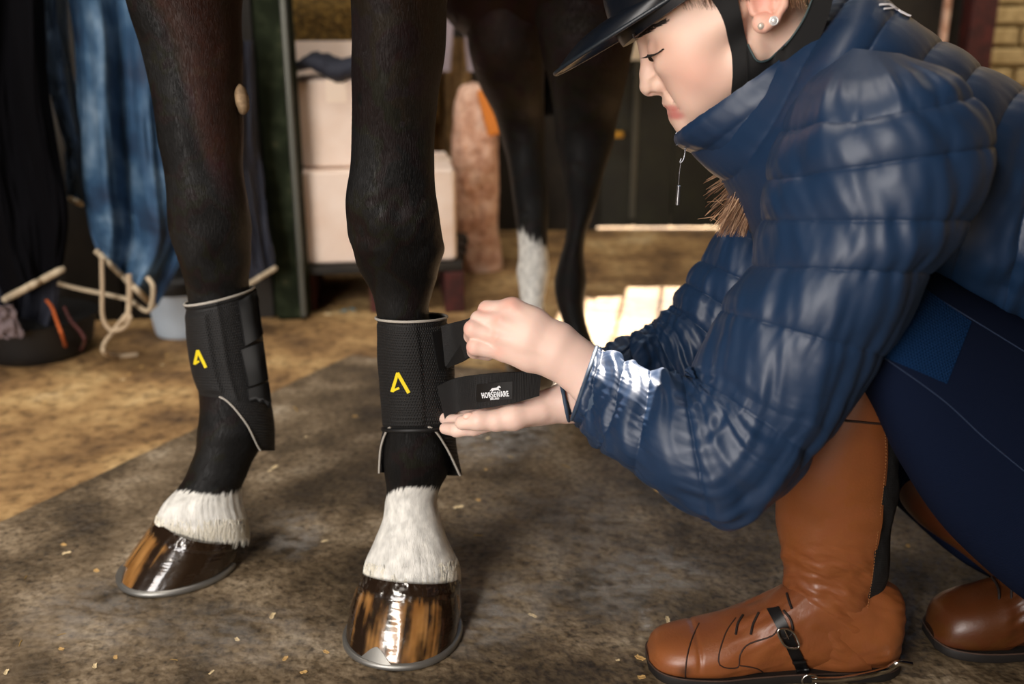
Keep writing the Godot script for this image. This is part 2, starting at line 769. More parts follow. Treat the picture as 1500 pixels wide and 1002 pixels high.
func make_materials() -> void:
	var m: StandardMaterial3D
	# floors
	m = tri(mat("earth floor", Color.WHITE, 0.8), 0.55)
	m.albedo_texture = noise_tex(0.006, 7, [[0.0, hexc("54402a")], [0.35, hexc("8f7048")], [0.55, hexc("b08f60")], [0.75, hexc("c8aa78")], [1.0, hexc("e0cba6")]], 1024, 3)
	m.heightmap_enabled = true
	m.heightmap_texture = noise_tex(0.03, 6, [], 1024, 4)
	m.heightmap_scale = 0.5
	m.detail_enabled = true
	m.detail_blend_mode = BaseMaterial3D.BLEND_MODE_MUL
	m.detail_albedo = noise_tex(0.05, 5, [[0.0, hexc("8a8378")], [0.45, hexc("e8e2d8")], [1.0, hexc("ffffff")]], 1024, 9)
	m.detail_uv_layer = BaseMaterial3D.DETAIL_UV_1
	m = tri(mat("stable mat", Color.WHITE, 0.62), 0.8)
	m.albedo_texture = noise_tex(0.006, 7, [[0.0, hexc("382f25")], [0.35, hexc("62543f")], [0.52, hexc("7e6e57")], [0.7, hexc("9c8c74")], [1.0, hexc("c6bba8")]], 1024, 13)
	m.heightmap_enabled = true
	m.heightmap_texture = noise_tex(0.045, 6, [], 1024, 14)
	m.heightmap_scale = 0.35
	m.detail_enabled = true
	m.detail_blend_mode = BaseMaterial3D.BLEND_MODE_MUL
	m.detail_albedo = noise_tex(0.09, 5, [[0.0, hexc("4a453e")], [0.38, hexc("c9c2b8")], [1.0, hexc("ffffff")]], 1024, 19)
	m.detail_uv_layer = BaseMaterial3D.DETAIL_UV_1
	# walls
	m = tri(mat("dark boards", Color.WHITE, 0.8), 1.2)
	m.albedo_texture = noise_tex(0.02, 4, [[0.0, hexc("14110d")], [1.0, hexc("2b251c")]], 256, 21)
	m = tri(mat("back door paint", Color.WHITE, 0.6), 1.5)
	m.albedo_texture = noise_tex(0.02, 4, [[0.0, hexc("12130b")], [1.0, hexc("232516")]], 256, 22)
	m = tri(mat("plaster", Color.WHITE, 0.9), 1.0)
	m.albedo_texture = noise_tex(0.02, 4, [[0.0, hexc("8b7b62")], [1.0, hexc("b5a587")]], 256, 23)
	m = tri(mat("roof boards", Color.WHITE, 0.9), 1.0)
	m.albedo_texture = noise_tex(0.02, 4, [[0.0, hexc("463a2c")], [1.0, hexc("6b5a45")]], 256, 24)
	m = tri(mat("cream brick", Color.WHITE, 0.85), 5.0)
	m.albedo_texture = noise_tex(0.02, 4, [[0.0, hexc("8d7850")], [1.0, hexc("b8a277")]], 256, 25)
	mat("brick mortar", hexc("8a7650"), 0.95)
	m = tri(mat("red timber", Color.WHITE, 0.7), 2.0)
	m.albedo_texture = noise_tex(0.03, 4, [[0.0, hexc("2a0d0b")], [1.0, hexc("5a221c")]], 256, 26)
	m = tri(mat("green post paint", Color.WHITE, 0.8), 3.0)
	m.metallic_specular = 0.2
	m.albedo_texture = noise_tex(0.012, 5, [[0.0, hexc("12160d")], [0.6, hexc("1f2518")], [0.85, hexc("2f3526")], [1.0, hexc("544f38")]], 256, 27)
	mat("grey steel edge", hexc("55564f"), 0.38, 0.5)
	m = tri(mat("old timber", Color.WHITE, 0.85), 2.2)
	m.albedo_texture = noise_tex(0.014, 6, [[0.0, hexc("9a7058")], [0.4, hexc("c59a82")], [0.7, hexc("dab7a2")], [1.0, hexc("e8cdb8")]], 512, 28)
	m.heightmap_enabled = true
	m.heightmap_texture = noise_tex(0.02, 5, [], 512, 29)
	m.heightmap_scale = 1.0
	m = tri(mat("brown sacking", Color.WHITE, 0.95), 3.0)
	m.albedo_texture = noise_tex(0.02, 5, [[0.0, hexc("4c381c")], [1.0, hexc("94744a")]], 256, 30)
	m = tri(mat("carton", Color.WHITE, 0.75), 2.0)
	m.albedo_texture = noise_tex(0.01, 4, [[0.0, hexc("e0c8b6")], [1.0, hexc("f3e4d8")]], 256, 31)
	mat("carton tape", hexc("f0dcc8"), 0.35)
	m = tri(mat("hay", Color.WHITE, 0.95), 6.0)
	m.albedo_texture = noise_tex(0.03, 5, [[0.0, hexc("2e2208")], [0.5, hexc("6b5222")], [1.0, hexc("a5853e")]], 256, 41)
	m.heightmap_enabled = true
	m.heightmap_texture = noise_tex(0.05, 5, [], 256, 42)
	m.heightmap_scale = 1.0
	mat("orange plastic", hexc("d07a18"), 0.5)
	mat("amber latch", hexc("b98a2c"), 0.5, 0.3)
	mat("pale tub", hexc("d8cdb8"), 0.6)
	m = mat("tub blue white", hexc("b9c6d2"), 0.4)
	mat("black rubber", hexc("0c0c0d"), 0.55)
	m = mat("added roof glow", hexc("e8ecec"), 0.6)  # glow of the added, unseen roof panels
	m.emission_enabled = true
	m.emission = hexc("fff6ea")
	m.emission_energy_multiplier = 0.4
	# cloths
	m = mat("blue rug", Color.WHITE, 0.75)
	m.albedo_texture = noise_tex(0.012, 4, [[0.0, hexc("10253f")], [0.5, hexc("264868")], [1.0, hexc("7189a0")]], 256, 33)
	m.uv1_scale = Vector3(2, 2, 2)
	mat("navy rug", hexc("191d2b"), 0.8)
	mat("black rug", hexc("08080b"), 0.9).metallic_specular = 0.15
	mat("slate rug", hexc("31465e"), 0.75)
	mat("cream binding", hexc("b5a68d"), 0.85)
	mat("cream rope", hexc("b3a086"), 0.9)
	mat("orange cord", hexc("a8501c"), 0.8)
	mat("grey cloth", hexc("6d6062"), 0.9)
	mat("lilac cloth", hexc("8d8288"), 0.9)
	# horse
	m = mat("horse coat", Color.WHITE, 0.5)
	m.vertex_color_use_as_albedo = true
	var hi := hair_image()
	var hn: Image = hi.duplicate()
	hn.bump_map_to_normal_map(5.0)
	m.albedo_texture = noise_tex(0.02, 3, [[0.0, hexc("c8c8c8")], [1.0, hexc("ffffff")]], 256, 34)
	m.normal_enabled = true
	m.normal_texture = ImageTexture.create_from_image(hn)
	m.normal_scale = 0.9
	m.uv1_scale = Vector3(9, 7, 1)
	m.metallic_specular = 0.32
	m = mat("white hair", hexc("f3efe2"), 0.7)
	m.vertex_color_use_as_albedo = true
	m = mat("hoof horn", Color.WHITE, 0.22)
	m.vertex_color_use_as_albedo = true
	m.clearcoat_enabled = true
	m.clearcoat = 1.0
	m.clearcoat_roughness = 0.06
	m.normal_enabled = true
	m.normal_texture = noise_tex(0.02, 4, [], 256, 35, 2.2)
	m.uv1_scale = Vector3(5, 9, 1)
	m.normal_scale = 0.35
	mat("shoe steel", hexc("8b8a86"), 0.42, 0.8)
	m = tri(mat("chestnut horn", Color.WHITE, 0.7), 14.0)
	m.albedo_texture = noise_tex(0.03, 5, [[0.0, hexc("4b3823")], [1.0, hexc("b59a78")]], 128, 36)
	# horse boots
	m = mat("boot mesh", hexc("0b0b0c"), 0.72)
	relief(m, "mesh", 60.0, 6.0)
	m = mat("boot shell", hexc("101011"), 0.7)
	relief(m, "mesh", 34.0, 9.0)
	m = mat("strap webbing", hexc("101011"), 0.62)
	relief(m, "rib", 45.0, 4.0)
	mat("strap binding", hexc("070708"), 0.6)
	mat("grey piping", hexc("aaa59c"), 0.6)
	mat("yellow print", hexc("e6cf1e"), 0.55)
	mat("label black", hexc("08080a"), 0.5)
	mat("label white", hexc("e9edf2"), 0.6)
	# the groom
	m = mat("skin", Color.WHITE, 0.5)
	m.vertex_color_use_as_albedo = true
	m.subsurf_scatter_enabled = true
	m.subsurf_scatter_strength = 0.12
	mat("nail", hexc("e9bfae"), 0.3)
	mat("eye white", hexc("d9d2cc"), 0.2)
	mat("iris", hexc("24170f"), 0.15)
	mat("lash", hexc("0f0a08"), 0.6)
	m = mat("brow hair", hexc("1d120d"), 0.6)
	m = mat("hair", Color.WHITE, 0.42)
	m.vertex_color_use_as_albedo = true
	m.backlight_enabled = true
	m.backlight = hexc("8a5a38")
	mat("pearl", hexc("d8cfc2"), 0.25, 0.3)
	m = mat("crystal", hexc("eef0f0"), 0.08, 0.4)
	m = mat("jacket nylon", hexc("152d4a"), 0.45)
	m.rim_enabled = true
	m.rim = 0.1
	m.rim_tint = 0.6
	m.normal_enabled = true
	m.normal_texture = noise_tex(0.02, 4, [], 512, 37, 3.0)
	m.uv1_scale = Vector3(4, 4, 1)
	m.normal_scale = 0.1
	m = mat("jacket trim", hexc("1a3052"), 0.5)
	mat("cuff binding", hexc("34455a"), 0.6)
	mat("lining", hexc("0a1222"), 0.8)
	m = mat("breeches cloth", hexc("0e172c"), 0.9)
	m.metallic_specular = 0.2
	relief(m, "twill", 60.0, 1.2)
	m = mat("knee grip", hexc("0f294b"), 0.85)
	m.metallic_specular = 0.15
	relief(m, "mesh", 42.0, 3.5)
	mat("seam thread", hexc("223350"), 0.8)
	m = mat("boot leather", Color.WHITE, 0.4)
	m.vertex_color_use_as_albedo = true
	m.clearcoat_enabled = true
	m.clearcoat = 0.25
	m.clearcoat_roughness = 0.35
	m.normal_enabled = true
	m.normal_texture = noise_tex(0.06, 4, [], 256, 38, 1.6)
	m.uv1_scale = Vector3(14, 14, 1)
	m.normal_scale = 0.3
	mat("boot thread", hexc("8a5a2e"), 0.8)
	mat("boot groove", hexc("2b1408"), 0.7)
	m = mat("elastic black", hexc("0a0b0c"), 0.7)
	relief(m, "rib", 50.0, 3.0)
	mat("boot sole", hexc("120d0a"), 0.65)
	mat("welt", hexc("3c2a20"), 0.7)
	mat("lace", hexc("1c110d"), 0.7)
	mat("spur leather", hexc("0b0b0c"), 0.38)
	mat("bright steel", hexc("c9c8c4"), 0.16, 1.0)
	m = mat("helmet shell", hexc("0b111a"), 0.36)
	mat("helmet suede", hexc("050506"), 0.85)
	mat("helmet rim", hexc("1d242b"), 0.35)
	mat("harness edge", hexc("35474a"), 0.6)
	mat("zip steel", hexc("9a9ca2"), 0.25, 0.9)
	mat("print white", hexc("e6e6ee"), 0.5)
	m = mat("wood shaving", hexc("c9a366"), 0.8)
	mat("pale shaving", hexc("dcc79d"), 0.8)
	mat("straw", hexc("b08c42"), 0.7)
	m = mat("chalk dust", Color.WHITE, 0.9)
	m.vertex_color_use_as_albedo = true
	m.transparency = BaseMaterial3D.TRANSPARENCY_ALPHA
	mat("blue wrapper", hexc("5f9db0"), 0.4)


# ---------- camera, light, exposure ----------
func setup() -> void:
	var cam := Camera3D.new()
	cam.name = "camera"
	cam.fov = rad_to_deg(2.0 * atan(501.0 / FPX))
	cam.near = 0.02
	cam.far = 60.0
	add_child(cam)
	cam.position = Vector3(0, EYE, 0)
	cam.rotation = Vector3(-TILT, 0, 0)
	var at := CameraAttributesPhysical.new()
	at.frustum_focal_length = 35.0
	at.exposure_aperture = 3.2
	at.frustum_focus_distance = 1.07
	at.frustum_near = 0.02
	at.frustum_far = 60.0
	cam.attributes = at
	cam.fov = rad_to_deg(2.0 * atan(501.0 / FPX))
	var sky := ProceduralSkyMaterial.new()
	sky.sky_top_color = hexc("8fb0d8")
	sky.sky_horizon_color = hexc("dfe6ee")
	sky.ground_bottom_color = hexc("6b6258")
	sky.ground_horizon_color = hexc("b5afa6")
	var env := Environment.new()
	env.background_mode = Environment.BG_SKY
	env.sky = Sky.new()
	env.sky.sky_material = sky
	env.background_energy_multiplier = 1.0
	env.tonemap_mode = Environment.TONE_MAPPER_LINEAR
	env.tonemap_exposure = 2.15
	env.sdfgi_enabled = true
	env.ssao_enabled = true
	env.ssil_enabled = true
	var we := WorldEnvironment.new()
	we.name = "environment"
	we.environment = env
	add_child(we)
	var sun := DirectionalLight3D.new()
	sun.name = "sun"
	sun.light_energy = 4.2
	sun.light_color = hexc("fff4e8")
	sun.light_angular_distance = 0.6
	sun.shadow_enabled = true
	add_child(sun)
	sun.look_at_from_position(SUN, Vector3.ZERO)
	# daylight in the wide front doorway, behind and to the left of the camera
	var day := AreaLight3D.new()
	day.name = "doorway_daylight"
	day.area_size = Vector2(1.4, 2.1)
	day.light_energy = 6.0
	day.light_color = hexc("fff5ec")
	day.area_range = 12.0
	day.shadow_enabled = true
	add_child(day)
	day.look_at_from_position(Vector3(-1.7, 1.3, 1.86), Vector3(-1.6, 1.2, -1.0))
	# added unseen roof light that brightens the cartons and the back floor
	var roof := AreaLight3D.new()
	roof.name = "added_roof_light"
	roof.area_size = Vector2(1.5, 0.7)
	roof.light_energy = 1.9
	roof.light_color = hexc("fff4e8")
	roof.area_range = 12.0
	roof.shadow_enabled = true
	add_child(roof)
	roof.look_at_from_position(Vector3(-0.8, 2.58, -1.75), Vector3(-0.8, 0.0, -1.75), Vector3.FORWARD)
	# unseen roof light left of the camera, added for the hoof highlights
	var lane := AreaLight3D.new()
	lane.name = "added_lane_light"
	lane.area_size = Vector2(0.32, 1.5)
	lane.light_energy = 2.0
	lane.light_color = hexc("fff6ea")
	lane.area_range = 12.0
	lane.shadow_enabled = true
	add_child(lane)
	lane.look_at_from_position(Vector3(-1.2, 2.58, 0.85), Vector3(-1.2, 0.0, 0.85), Vector3.FORWARD)
	# an added unseen light that brightens the brick wall of the right bay
	var bay := AreaLight3D.new()
	bay.name = "added_bay_light"
	bay.area_size = Vector2(0.9, 0.8)
	bay.light_energy = 3.0
	bay.light_color = hexc("fff3e0")
	bay.area_range = 12.0
	bay.shadow_enabled = true
	add_child(bay)
	bay.look_at_from_position(Vector3(2.2, 2.45, -2.9), Vector3(2.2, 1.95, -3.9))


const SUN := Vector3(0.12, 0.70, -0.70)


# ---------- the stable ----------
func wall_with_hole(called: String, lo: Vector3, hi: Vector3, axis: int, hlo: Vector2, hhi: Vector2, m: Material) -> void:
	# a slab between lo and hi, with an opening in the plane across axis
	var e1 := 1 if axis == 0 else 0
	var e2 := 2 if axis != 2 else 1
	var mb := MB.new()
	var cuts := [[Vector2(lo[e1], lo[e2]), Vector2(hlo.x, hi[e2])], [Vector2(hhi.x, lo[e2]), Vector2(hi[e1], hi[e2])], [Vector2(hlo.x, lo[e2]), Vector2(hhi.x, hlo.y)], [Vector2(hlo.x, hhi.y), Vector2(hhi.x, hi[e2])]]
	for c in cuts:
		var a := lo
		var b := hi
		a[e1] = c[0].x
		a[e2] = c[0].y
		b[e1] = c[1].x
		b[e2] = c[1].y
		if (b - a)[e1] < 0.002 or (b - a)[e2] < 0.002: continue
		box(mb, (a + b) * 0.5, b - a, Basis.IDENTITY, 0.001)
	var o := part(called, mb, m)
	o.set_meta("kind", "structure")


func room() -> void:
	# ground, inside and out
	struct("floor", block(Vector3(7.4, 0.2, 9.4)), M["earth floor"], Vector3(0, -0.1, -0.7))
	var left := -1.75
	# back wall: boards, with the doorway the sun comes through
	wall_with_hole("wall_back", Vector3(-2.6, 0, -3.59), Vector3(1.5, 2.6, -3.47), 2, Vector2(0.30, 0.0), Vector2(1.22, 1.74), M["dark boards"])
	wall_with_hole("wall_back", Vector3(1.40, 0, -4.12), Vector3(3.3, 2.6, -4.02), 2, Vector2(4, 0), Vector2(4, 0), M["brick mortar"])
	var w := MB.new()
	box(w, Vector3(-2.66, 1.3, -0.75), Vector3(0.12, 2.6, 5.6), Basis.IDENTITY, 0.001)
	part("wall_left", w, M["dark boards"]).set_meta("kind", "structure")
	w = MB.new()
	box(w, Vector3(3.36, 1.3, -1.1), Vector3(0.12, 2.6, 6.2), Basis.IDENTITY, 0.001)
	box(w, Vector3(1.46, 1.3, -3.8), Vector3(0.08, 2.6, 0.42), Basis.IDENTITY, 0.001)
	part("wall_right", w, M["plaster"]).set_meta("kind", "structure")
	wall_with_hole("wall_front", Vector3(-2.6, 0, 1.9), Vector3(3.3, 2.6, 2.02), 2, Vector2(-2.5, 0.0), Vector2(-0.9, 2.4), M["plaster"])
	wall_with_hole("ceiling", Vector3(-2.72, 2.6, -4.2), Vector3(3.42, 2.68, 2.04), 1, Vector2(0.44, -3.40), Vector2(0.84, -3.0), M["roof boards"])
	# added glowing panels above the three roof lights, out of view
	var sheets := [[Vector3(-0.8, 2.594, -1.75), Vector3(1.5, 0.01, 0.7)], [Vector3(-1.2, 2.594, 0.85), Vector3(0.32, 0.01, 1.5)], [Vector3(2.2, 2.594, -2.87), Vector3(0.9, 0.01, 0.8)]]
	for k in 3: struct("added_light_panel_%d" % (k + 1), block(sheets[k][1], 0.002), M["added roof glow"], sheets[k][0])
	# bricks of the far wall, course by course
	var wall: Node = get_node("wall_back_001")
	var bm := []
	for k in 3:
		var mb := MB.new()
		box(mb, Vector3.ZERO, Vector3(0.205, 0.062, 0.05), Basis.IDENTITY, 0.005 + 0.002 * k)
		bm.append(mb.commit())
	var half := MB.new()
	box(half, Vector3.ZERO, Vector3(0.098, 0.062, 0.05), Basis.IDENTITY, 0.006)
	for row in 18:
		for k in 8:
			var o := MeshInstance3D.new()
			o.mesh = bm[rng.randi() % 3]
			o.material_override = M["cream brick"]
			o.name = "brick"
			wall.add_child(o, true)
			o.position = Vector3(1.62 + k * 0.218 + (0.109 if row % 2 else 0.0) - (0.0), 0.04 + row * 0.076, -4.016 + rng.randf_range(-0.004, 0.004))
	# back half-door: upright boards on a frame, a gap of daylight below
	var d := MeshInstance3D.new()
	var fr := MB.new()
	box(fr, Vector3(0.76, 0.12, -3.54), Vector3(0.92, 0.09, 0.03), Basis.IDENTITY, 0.004)
	box(fr, Vector3(0.76, 0.66, -3.54), Vector3(0.92, 0.09, 0.03), Basis.IDENTITY, 0.004)
	var door := part("door_1", fr, M["back door paint"])
	door.set_meta("kind", "structure")
	for k in 7:
		var b := MB.new()
		box(b, Vector3(0.365 + k * 0.131, 0.408, -3.51), Vector3(0.129, 0.80, 0.026), Basis.IDENTITY, 0.003)
		part("plank", b, M["back door paint"], door)
	var st := MB.new()
	box(st, Vector3(0.425, 0.42, -3.492), Vector3(0.022, 0.76, 0.012), Basis.IDENTITY, 0.003)
	part("edge_strip", st, M["grey steel edge"], door)
	var bars := MB.new()
	for k in 9:
		tube(bars, [Vector3(0.36 + k * 0.1, 0.8, -3.52), Vector3(0.36 + k * 0.1, 1.4, -3.52), Vector3(0.36 + k * 0.1, 1.74, -3.52)], 0.005, 0.005, 8)
	part("window_bar", bars, M["grey steel edge"], door)
	# latch on the door jamb
	var la := MB.new()
	box(la, P(900, 197, 3.45), Vector3(0.06, 0.022, 0.03), Basis.IDENTITY, 0.004)
	box(la, P(884, 197, 3.46), Vector3(0.02, 0.05, 0.02), Basis.IDENTITY, 0.004)
	tag(part("door_latch", la, M["amber latch"]), "small amber metal latch bar on the dark back door", "latch")
	var tb := MB.new()
	var pc := P(914, 50, 3.40)
	var keys := [[pc + Vector3(0, 0.10, 0), Vector3(0.075, 0, 0), Vector3(0, 0, 0.05)], [pc + Vector3(0, 0.0, 0), Vector3(0.072, 0, 0), Vector3(0, 0, 0.048)], [pc + Vector3(0, -0.08, 0), Vector3(0.062, 0, 0), Vector3(0, 0, 0.04)]]
	loft(tb, keys, 10, 24, {"pw": 3.0, "cap0": true, "cap1": true})
	var hook := thing("feed_scoop", "pale plastic scoop hung on the back door behind the peak of the helmet", "scoop", pc)
	part("bowl", tb, M["pale tub"], hook)
	var hk := MB.new()
	tube(hk, smooth_line([pc + Vector3(0, 0.10, 0), pc + Vector3(0, 0.18, -0.02), pc + Vector3(0, 0.22, -0.07)], 8), 0.008, 0.008, 6)
	part("handle", hk, M["grey steel edge"], hook)
	# dark red upright by the brick wall
	var rp := MB.new()
	box(rp, Vector3(1.515, 0.9, -3.40), Vector3(0.085, 1.8, 0.085), Basis.IDENTITY, 0.008)
	var rpo := thing("upright_post", "dark red wooden upright beside the cream brick wall", "post", Vector3(1.515, 0, -3.40))
	part("shaft", rp, M["red timber"], rpo)
	var rs := MB.new()
	box(rs, P(1386, 20, 3.35), Vector3(0.022, 0.2, 0.02), Basis.IDENTITY, 0.004)
	part("worn_strip", rs, M["old timber"], rpo, "pale worn strip")
	partition()
	stores()


func partition() -> void:
	# stall post with a steel edge, and the dark board beside it
	var base := G(425, 470)
	var post := thing("stall_post", "dark green square stall post with a grey steel edge, left of the stacked cartons", "post", Vector3(base.x, 0, base.z))
	var yaw := Basis(Vector3.UP, 0.12)
	var mb := MB.new()
	box(mb, Vector3(base.x, 0.6, base.z - 0.05), Vector3(0.085, 1.2, 0.10), yaw, 0.012)
	part("shaft", mb, M["green post paint"], post)
	mb = MB.new()
	box(mb, Vector3(base.x + 0.036, 0.605, base.z + 0.003), Vector3(0.017, 1.19, 0.014), yaw, 0.005)
	part("edge_strip", mb, M["grey steel edge"], post, "grey steel edge strip")
	var bd := thing("partition_board", "black board partition between the hanging rugs and the green stall post", "board", Vector3(base.x - 0.14, 0, base.z - 0.06))
	for k in 3:
		mb = MB.new()
		box(mb, Vector3(base.x - 0.115 - k * 0.15, 0.66, base.z - 0.11), Vector3(0.148, 1.16, 0.03), Basis.IDENTITY, 0.004)
		part("plank", mb, M["dark boards"], bd)
	mb = MB.new()
	box(mb, Vector3(base.x - 0.27, 0.04, base.z - 0.11), Vector3(0.46, 0.08, 0.06), Basis.IDENTITY, 0.006)
	part("sill", mb, M["dark boards"], bd)


func carton(called_label: String, at: Vector3, size: Vector3, yaw: float, flap := false) -> void:
	var b := Basis(Vector3.UP, yaw)
	var o := thing("carton", called_label, "box", at)
	var mb := MB.new()
	box(mb, at + Vector3(0, size.y * 0.5, 0), size, b, 0.01)
	part("body", mb, M["carton"], o)
	mb = MB.new()
	box(mb, at + Vector3(0, size.y + 0.0005, 0), Vector3(size.x * 0.999, 0.001, 0.05), b, 0.0004)
	box(mb, at + b * Vector3(0, size.y * 0.86, size.z * 0.5 + 0.0006), Vector3(0.05, size.y * 0.25, 0.001), b, 0.0004)
	part("tape", mb, M["carton tape"], o)
	if flap:
		mb = MB.new()
		box(mb, at + b * Vector3(-0.02, size.y + 0.035, -size.z * 0.45), Vector3(size.x * 0.95, 0.10, 0.006), b * Basis(Vector3.RIGHT, -0.5), 0.002)
		part("flap", mb, M["carton"], o)


func stores() -> void:
	# cartons on a low pallet behind the post
	var c := P(556, 380, 2.62)
	var yaw := 0.12
	var pal := thing("pallet", "low dark pallet under the stack of pale cartons", "pallet", Vector3(c.x, 0, c.z))
	for k in 4:
		var mb := MB.new()
		box(mb, Vector3(c.x, 0.115, c.z - 0.15 + k * 0.1), Vector3(0.46, 0.02, 0.08), Basis(Vector3.UP, yaw), 0.003)
		part("slat", mb, M["dark boards"], pal)
	for k in 3:
		var mb := MB.new()
		box(mb, Vector3(c.x - 0.19 + k * 0.19, 0.052, c.z), Vector3(0.05, 0.104, 0.36), Basis(Vector3.UP, yaw), 0.003)
		part("bearer", mb, M["red timber"], pal)
	carton("large pale carton at the bottom of the stack behind the front leg", Vector3(c.x, 0.126, c.z), Vector3(0.395, 0.235, 0.34), yaw)
	carton("pale carton with an open flap on top of the larger carton", Vector3(c.x - 0.085, 0.362, c.z), Vector3(0.225, 0.215, 0.30), yaw, true)
	# hay bales stacked against the wall behind the cartons
	for k in 2:
		var hm := MB.new()
		var hc := Vector3(-0.62 + 0.03 * k, 0.2 + 0.392 * k, -3.15)
		var hk := []
		for e in [[-0.36, 0.9], [-0.345, 1.0], [0.0, 1.02], [0.345, 1.0], [0.36, 0.9]]: hk.append([hc + Vector3(e[0], 0, 0), Vector3(0, 0.183 * e[1], 0), Vector3(0, 0, 0.19 * e[1])])
		var hay := thing("hay_bale", ["lower brown hay bale against the back wall behind the cartons", "upper brown hay bale showing above the cartons' open flap"][k], "hay bale", Vector3(hc.x, hc.y - 0.18, hc.z), "hay bales behind the cartons")
		loft(hm, hk, 60, 80, {"pw": 7.0, "cap0": true, "cap1": true, "disp": func(s, th, u, p): return 0.008 * nz.get_noise_3d(p.x * 900, p.y * 1600, p.z * 900)})
		part("straw_block", hm, M["hay"], hay)
		for sx in [-0.17, 0.17]:
			var tw := MB.new()
			var pts := []
			for j in 33:
				var a := TAU * j / 32.0
				pts.append(hc + Vector3(sx, signf(cos(a)) * pow(absf(cos(a)), 0.3) * 0.19, signf(sin(a)) * pow(absf(sin(a)), 0.3) * 0.197))
			tube(tw, pts, 0.003, 0.003, 6)
			part("twine", tw, M["orange cord"], hay)
	# dark folded cloths on the upper carton
	var q := P(486, 130, 2.5)
	var mb2 := MB.new()
	var keys := []
	for k in 7:
		var f := k / 6.0
		keys.append([Vector3(q.x - 0.08 + 0.20 * f, 0.604 + 0.012 * sin(f * 9.0), q.z - 0.02), Vector3(0, 0.028 * sin(PI * (0.12 + 0.76 * f)), 0.0), Vector3(0, 0, 0.085)])
	loft(mb2, keys, 30, 24, {"pw": 2.6, "cap0": true, "cap1": true, "disp": func(s, th, u, p): return 0.006 * nz.get_noise_3d(p.x * 900, p.y * 900, p.z * 500)})
	tag(part("folded_cloth", mb2, M["navy rug"]), "dark navy folded cloth lying on the upper carton", "cloth")
	# pallet-wood pillar with a flared foot
	var b := G(694, 398)
	var pil := thing("timber_pillar", "weathered pinkish timber pillar with a flared foot under the horse's belly", "pillar", b)
	var mb := MB.new()
	var ks := [[b + Vector3(-0.005, 0, -0.06), Vector3(0.087, 0, 0), Vector3(0, 0, 0.075)], [b + Vector3(0.0, 0.12, -0.06), Vector3(0.072, 0, 0), Vector3(0, 0, 0.062)], [b + Vector3(0.004, 0.28, -0.06), Vector3(0.066, 0, 0), Vector3(0, 0, 0.06)], [b + Vector3(0.004, 0.44, -0.06), Vector3(0.06, 0, 0), Vector3(0, 0, 0.055)], [b + Vector3(0.0, 0.52, -0.06), Vector3(0.035, 0, 0), Vector3(0, 0, 0.04)], [b + Vector3(0.0, 0.535, -0.06), Vector3(0.012, 0, 0), Vector3(0, 0, 0.014)]]
	loft(mb, ks, 60, 40, {"pw": 3.0, "cap1": true, "disp": func(s, th, u, p): return 0.008 * nz.get_noise_3d(p.x * 700, p.y * 160, p.z * 700)})
	part("shaft", mb, M["old timber"], pil)
	mb = MB.new()
	box(mb, P(719, 164, 2.86), Vector3(0.05, 0.13, 0.02), Basis(Vector3.BACK, 0.25), 0.006)
	box(mb, P(714, 140, 2.87), Vector3(0.02, 0.10, 0.02), Basis(Vector3.BACK, 0.1), 0.004)
	tag(part("plastic_tag", mb, M["orange plastic"]), "orange plastic tag hung beside the pinkish timber pillar", "tag")
	# sacking curtain behind the pillar
	var p := PackedVector3Array()
	var x0 := P(628, 200, 3.05).x
	for i in 12:
		for j in 14:
			p.append(Vector3(x0 + 0.13 * j / 13.0, 0.66 - 0.5 * i / 11.0, -3.05 + 0.012 * sin(j * 1.3)))
	mb = MB.new()
	sheet(mb, p, 12, 14, Vector3.BACK, 0.006)
	tag(part("sacking", mb, M["brown sacking"]), "brown sacking hung behind the lower carton and left of the timber pillar", "sacking")
	# pale strips of cloth hanging behind the leg
	for k in 2:
		p = PackedVector3Array()
		var a := P(650 if k == 0 else 676, -30, 2.95 + 0.04 * k)
		var e := P(647 if k == 0 else 686, 105, 2.95 + 0.04 * k)
		for i in 14:
			for j in 5:
				var f := i / 13.0
				var wv := lerpf(0.036, 0.026, f)
				p.append(a.lerp(e, f) + Vector3((j / 4.0) * wv, 0, 0.006 * sin(j * 2.0 + f * 3.0)))
		mb = MB.new()
		sheet(mb, p, 14, 5, Vector3.BACK, 0.004)
		tag(part("hanging_strap", mb, M["lilac cloth"]), ["pale grey webbing strap hanging just right of the near front leg", "pale pinkish webbing strap hanging above the timber pillar"][k], "strap")


# ---------- rugs, ropes and litter ----------
func drape(le: Array, re: Array, d: float, folds: float, amp: float, phase: float, rows := 70, cols := 60) -> PackedVector3Array:
	# a hanging cloth between its left and right edges (pixels from top to bottom), folded in depth
	var l := smooth_line(le, rows - 1)
	var r := smooth_line(re, rows - 1)
	var p := PackedVector3Array()
	for i in rows:
		var f := i / (rows - 1.0)
		for j in cols:
			var g := j / (cols - 1.0)
			var q: Vector2 = l[i].lerp(r[i], g)
			var w := amp * (sin(g * folds * TAU + phase + 0.7 * sin(f * 2.0 + phase)) * (1.0 - 0.35 * f) + 0.5 * sin(g * folds * 4.3 + f * 3.0 + phase * 2.0))
			w += 0.012 * nz.get_noise_2d(g * 160 + phase * 50, f * 60)
			p.append(P(q.x, q.y, d + w))
	return p


